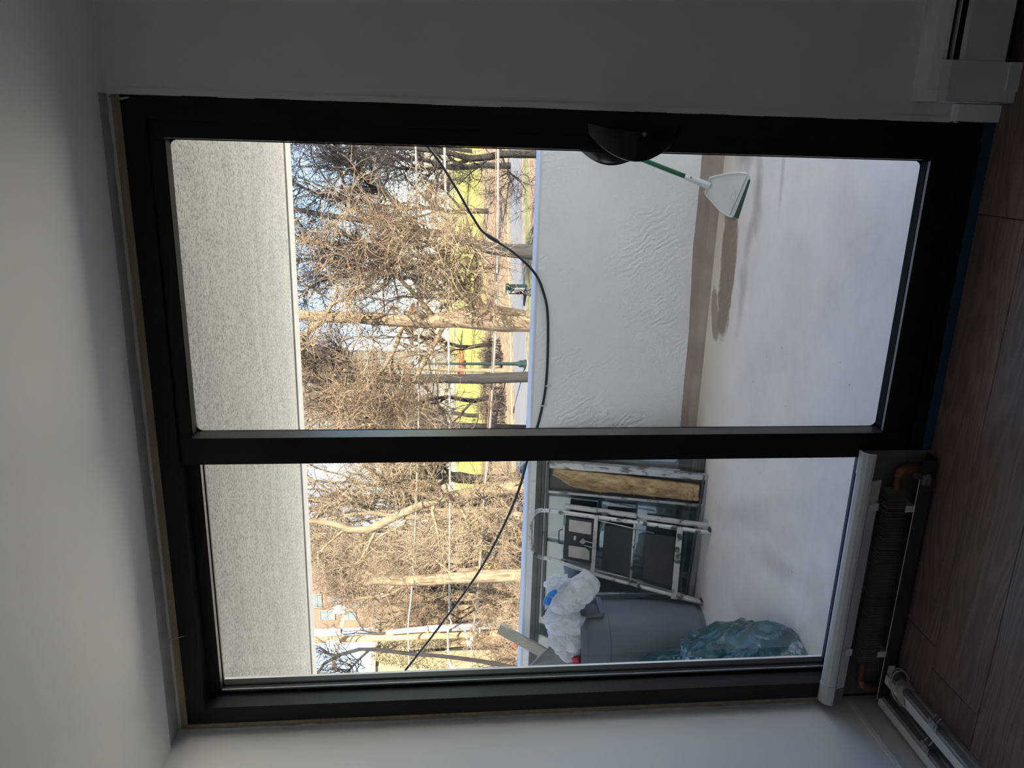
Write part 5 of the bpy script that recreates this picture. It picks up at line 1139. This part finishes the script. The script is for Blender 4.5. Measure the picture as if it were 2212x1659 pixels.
# warning signs by the road
M['sy'] = pmat('amber_sign', (.80, .42, .02), rough=.5); M['sk'] = pmat('sign_black', (.02, .02, .02), rough=.5)
YS = 44.0; sg = empty('warning_sign', tuple(np.append(at(1100, 1221, Y=YS)[:2], GZ)), 'post with amber diamond warning signs among the brush', 'sign')
pz = at(1040, 1221, Y=YS); MB().tube([(pz[0], YS + .05, GZ), (pz[0], YS + .05, pz[2])], .035, 8).build('post', M['conduit'], sg)
for nm, P in (('diamond_plate', [(1042, 1221), (1050, 1214), (1056, 1221), (1049, 1228)]), ('amber_plate', [(1052, 1225), (1056, 1229), (1063, 1222), (1059, 1219)]), ('square_plate', [(1067, 1217), (1074, 1218), (1076, 1224), (1068, 1225)])):
    o = MB().prism([at(*q, Y=YS - .04) for q in P], (0, .03, 0)).build(nm, M['sy'], sg)
    if nm == 'diamond_plate': MB().tube([at(1048, 1219.5, Y=YS - .06), at(1050, 1222.5, Y=YS - .06)], .045, 6).build('symbol', M['sk'], o)
    if nm == 'square_plate': MB().tube([at(1068.5, 1220, Y=YS - .06), at(1071, 1220.5, Y=YS - .06), at(1072, 1222, Y=YS - .06)], .04, 6).build('symbol', M['sk'], o)

# --- buildings
M['b_grey'] = pmat('grey_concrete', (.0714, .0647, .0546), (.0848, .0773, .0664), .15, .8); M['b_pink'] = pmat('pinkish_brick', (.0958, .0596, .0378), (.1100, .0689, .0462), .6, .85); M['b_cream'] = pmat('cream_siding', (.1588, .1327, .0966), rough=.8); M['b_white'] = pmat('white_siding', (.1789, .1655, .1453), rough=.8); M['b_tan'] = pmat('tan_stucco', (.1646, .1184, .0638), rough=.85)
M['b_roof'] = pmat('grey_roof', (.0571, .0504, .0454), rough=.85); M['b_glass'] = pmat('dark_window_glass', (.0109, .0134, .0126), rough=.12); M['b_glass2'] = pmat('blue_window_glass', (.0832, .1092, .1075), rough=.15); M['b_frame'] = pmat('window_frame', (.1310, .1151, .0941), rough=.6); M['b_band'] = pmat('pale_band', (.1361, .1260, .1092), rough=.8)
def bwin(par, px0, px1, py0, py1, Yw, glass, nx=2):
    a, b = at(px0, py0, Y=Yw), at(px1, py1, Y=Yw); x0, x1 = sorted((a[0], b[0])); z0, z1 = sorted((a[2], b[2])); t_ = .07
    mb = MB(); frame_ring(mb, x0, x1, z0, z1, t_, t_, t_, t_, Yw - .12, Yw - .02)
    for i in range(1, nx): x = x0 + (x1 - x0) * i / nx; mb.box(x - t_ / 2, x + t_ / 2, Yw - .11, Yw - .03, z0, z1)
    mb.box(x0, x1, Yw - .11, Yw - .03, (z0 + z1) / 2 - .03, (z0 + z1) / 2 + .03)
    o = mb.build('window', M['b_frame'], par); MB().box(x0 + .03, x1 - .03, Yw - .06, Yw - .04, z0 + .03, z1 - .03).build('pane', glass, o)
def block(name, label, py0, py1, ptop, Yb, dp_, mat, cat='building'):
    a, b = at(900, py0, Y=Yb), at(900, py1, Y=Yb); x0, x1 = sorted((a[0], b[0])); zt = at(ptop, (py0 + py1) / 2, Y=Yb)[2]
    root = empty(name, ((x0 + x1) / 2, Yb + dp_ / 2, GZ), label, cat); MB().box(x0, x1, Yb, Yb + dp_, GZ, zt).build('wall', mat, root)
    MB().box(x0 - .2, x1 + .2, Yb - .2, Yb + dp_ + .2, zt, zt + .5).build('roof_slab', M['b_band'], root); return root, x0, x1, zt
tw, x0, x1, zt = block('tower_block', 'tall grey concrete tower behind the white-limbed tree', 774, 940, 540, 205, 8, M['b_grey'])
for px in range(600, 960, 34):
    z = at(px, 800, Y=205)[2]; MB().box(x0, x1, 204.85, 205.0, z, z + .55).build('floor_band', M['b_band'], tw)
for px in range(612, 950, 34):
    for py in range(768, 936, 24): bwin(tw, px, px + 15, py, py + 13, 205, M['b_glass2'], 1)
pk_, x0, x1, zt = block('apartment_building', 'pinkish brick apartment building with dark and pale blue windows behind the brush', 1190, 1352, 560, 96, 5, M['b_pink'])
for c0, c1 in ((1194, 1216), (1284, 1312)):
    for (p0, p1, g, nn_) in ((842, 868, 'b_glass', 2), (884, 910, 'b_glass', 2), (925, 948, 'b_glass', 2), (800, 822, 'b_glass2', 2), (758, 780, 'b_glass2', 2), (716, 738, 'b_glass2', 2), (674, 696, 'b_glass2', 2), (632, 654, 'b_glass2', 2)):
        bwin(pk_, p0, p1, c0, c1, 96, M[g], nn_)
for p0 in (690, 735): bwin(pk_, p0, p0 + 34, 1318, 1338, 96, M['b_glass2'], 3)
z = at(835, 1250, Y=96)[2]; MB().box(x0, x1, 95.85, 96, z, z + .3).build('floor_band', M['b_band'], pk_)
tb_, x0, x1, zt = block('tan_building', 'low tan stucco building beyond the evergreen shrub', 1436, 1500, 812, 60, 14, M['b_tan'])
bwin(tb_, 850, 872, 1452, 1466, 60, M['b_glass'], 2)
def house(label, py0, py1, ptop, Yb, mat, roof):
    a, b = at(960, py0, Y=Yb), at(960, py1, Y=Yb); x0, x1 = sorted((a[0], b[0])); zt = at(ptop, (py0 + py1) / 2, Y=Yb)[2]; d_ = 9
    root = empty('house', ((x0 + x1) / 2, Yb + d_ / 2, GZ), label, 'house'); MB().box(x0, x1, Yb, Yb + d_, GZ, zt).build('wall', mat, root); h_ = (x1 - x0) * .22
    MB().prism([(x0 - .4, Yb - .4, zt), (x1 + .4, Yb - .4, zt), ((x0 + x1) / 2, Yb - .4, zt + h_)], (0, d_ + .8, 0)).build('roof', roof, root)
    n_ = max(2, int((x1 - x0) / 3.2))
    for i in range(n_):
        xc = x0 + (x1 - x0) * (i + .5) / n_
        for zc in np.arange(GZ + 1.7, zt - .7, 2.9):
            mb = MB(); frame_ring(mb, xc - .6, xc + .6, zc - .75, zc + .75, .1, .1, .1, .1, Yb - .12, Yb - .02); o = mb.build('window', M['b_white'], root); MB().box(xc - .55, xc + .55, Yb - .07, Yb - .04, zc - .7, zc + .7).build('pane', M['b_glass'], o)
    return root
house('cream house at the far edge of the lawn, nearest the handle side', 300, 372, 912, 236, M['b_cream'], M['b_roof'])
house('white house behind the dark spreading tree, over the yellow lawn', 392, 450, 930, 250, M['b_white'], M['b_roof'])
house('cream house behind the broad pale trunk, over the yellow lawn', 560, 640, 905, 240, M['b_cream'], M['b_roof'])
house('white house between the broad pale trunk and the grey tower', 668, 748, 890, 246, M['b_white'], M['b_roof'])
house('small cream house past the straight grey trunk', 830, 880, 944, 190, M['b_cream'], M['b_roof'])
house('white house just beside the middle stile, behind the twin black limbs', 948, 1006, 900, 200, M['b_white'], M['b_roof'])
house('cream house behind the stout slate-grey tree', 1010, 1090, 870, 170, M['b_cream'], M['b_roof'])
# a red car and an orange barrier on the far street
M['carred'] = pmat('red_car_paint', (.30, .03, .012), rough=.3); M['barrier'] = pmat('orange_barrier_plastic', (.48, .11, .02), rough=.6)
cp = at(1006, 801, Z=GZ); cr = empty('car', tuple(cp), 'small red car parked far off beside the straight grey trunk', 'car')
cw = 2.1
MB().prism([(cp[0] - cw, cp[1] - .9, GZ + .35), (cp[0] + cw, cp[1] - .9, GZ + .35), (cp[0] + cw, cp[1] - .9, GZ + .85), (cp[0] + cw * .6, cp[1] - .9, GZ + .98), (cp[0] + cw * .3, cp[1] - .9, GZ + 1.5), (cp[0] - cw * .55, cp[1] - .9, GZ + 1.5), (cp[0] - cw * .95, cp[1] - .9, GZ + 1.0), (cp[0] - cw, cp[1] - .9, GZ + .8)], (0, 1.8, 0)).build('body', M['carred'], cr, bevel=.05)
MB().prism([(cp[0] + cw * .5, cp[1] - .92, GZ + 1.0), (cp[0] + cw * .27, cp[1] - .92, GZ + 1.42), (cp[0] - cw * .5, cp[1] - .92, GZ + 1.42), (cp[0] - cw * .8, cp[1] - .92, GZ + 1.0)], (0, .03, 0)).build('side_window', M['b_glass'], cr)
for dx in (-1.35, 1.35):
    for dy in (-.85, .85): MB().tube([(cp[0] + dx, cp[1] + dy - .1, GZ + .34), (cp[0] + dx, cp[1] + dy + .1, GZ + .34)], .34, 14).build('wheel', M['sk'], cr, smooth=True)
bp_ = at(1004, 777, Z=GZ); br = empty('barrier', tuple(bp_), 'orange panel barrier far off on the lawn beside the lamp post', 'barrier')
MB().box(bp_[0] - 1.7, bp_[0] + 1.7, bp_[1] - .05, bp_[1] + .05, GZ + .3, GZ + 1.5).build('panel', M['barrier'], br)
for dx in (-1.4, 1.4): MB().box(bp_[0] + dx - .05, bp_[0] + dx + .05, bp_[1] - .3, bp_[1] + .3, GZ, GZ + .3).build('foot', M['sk'], br)
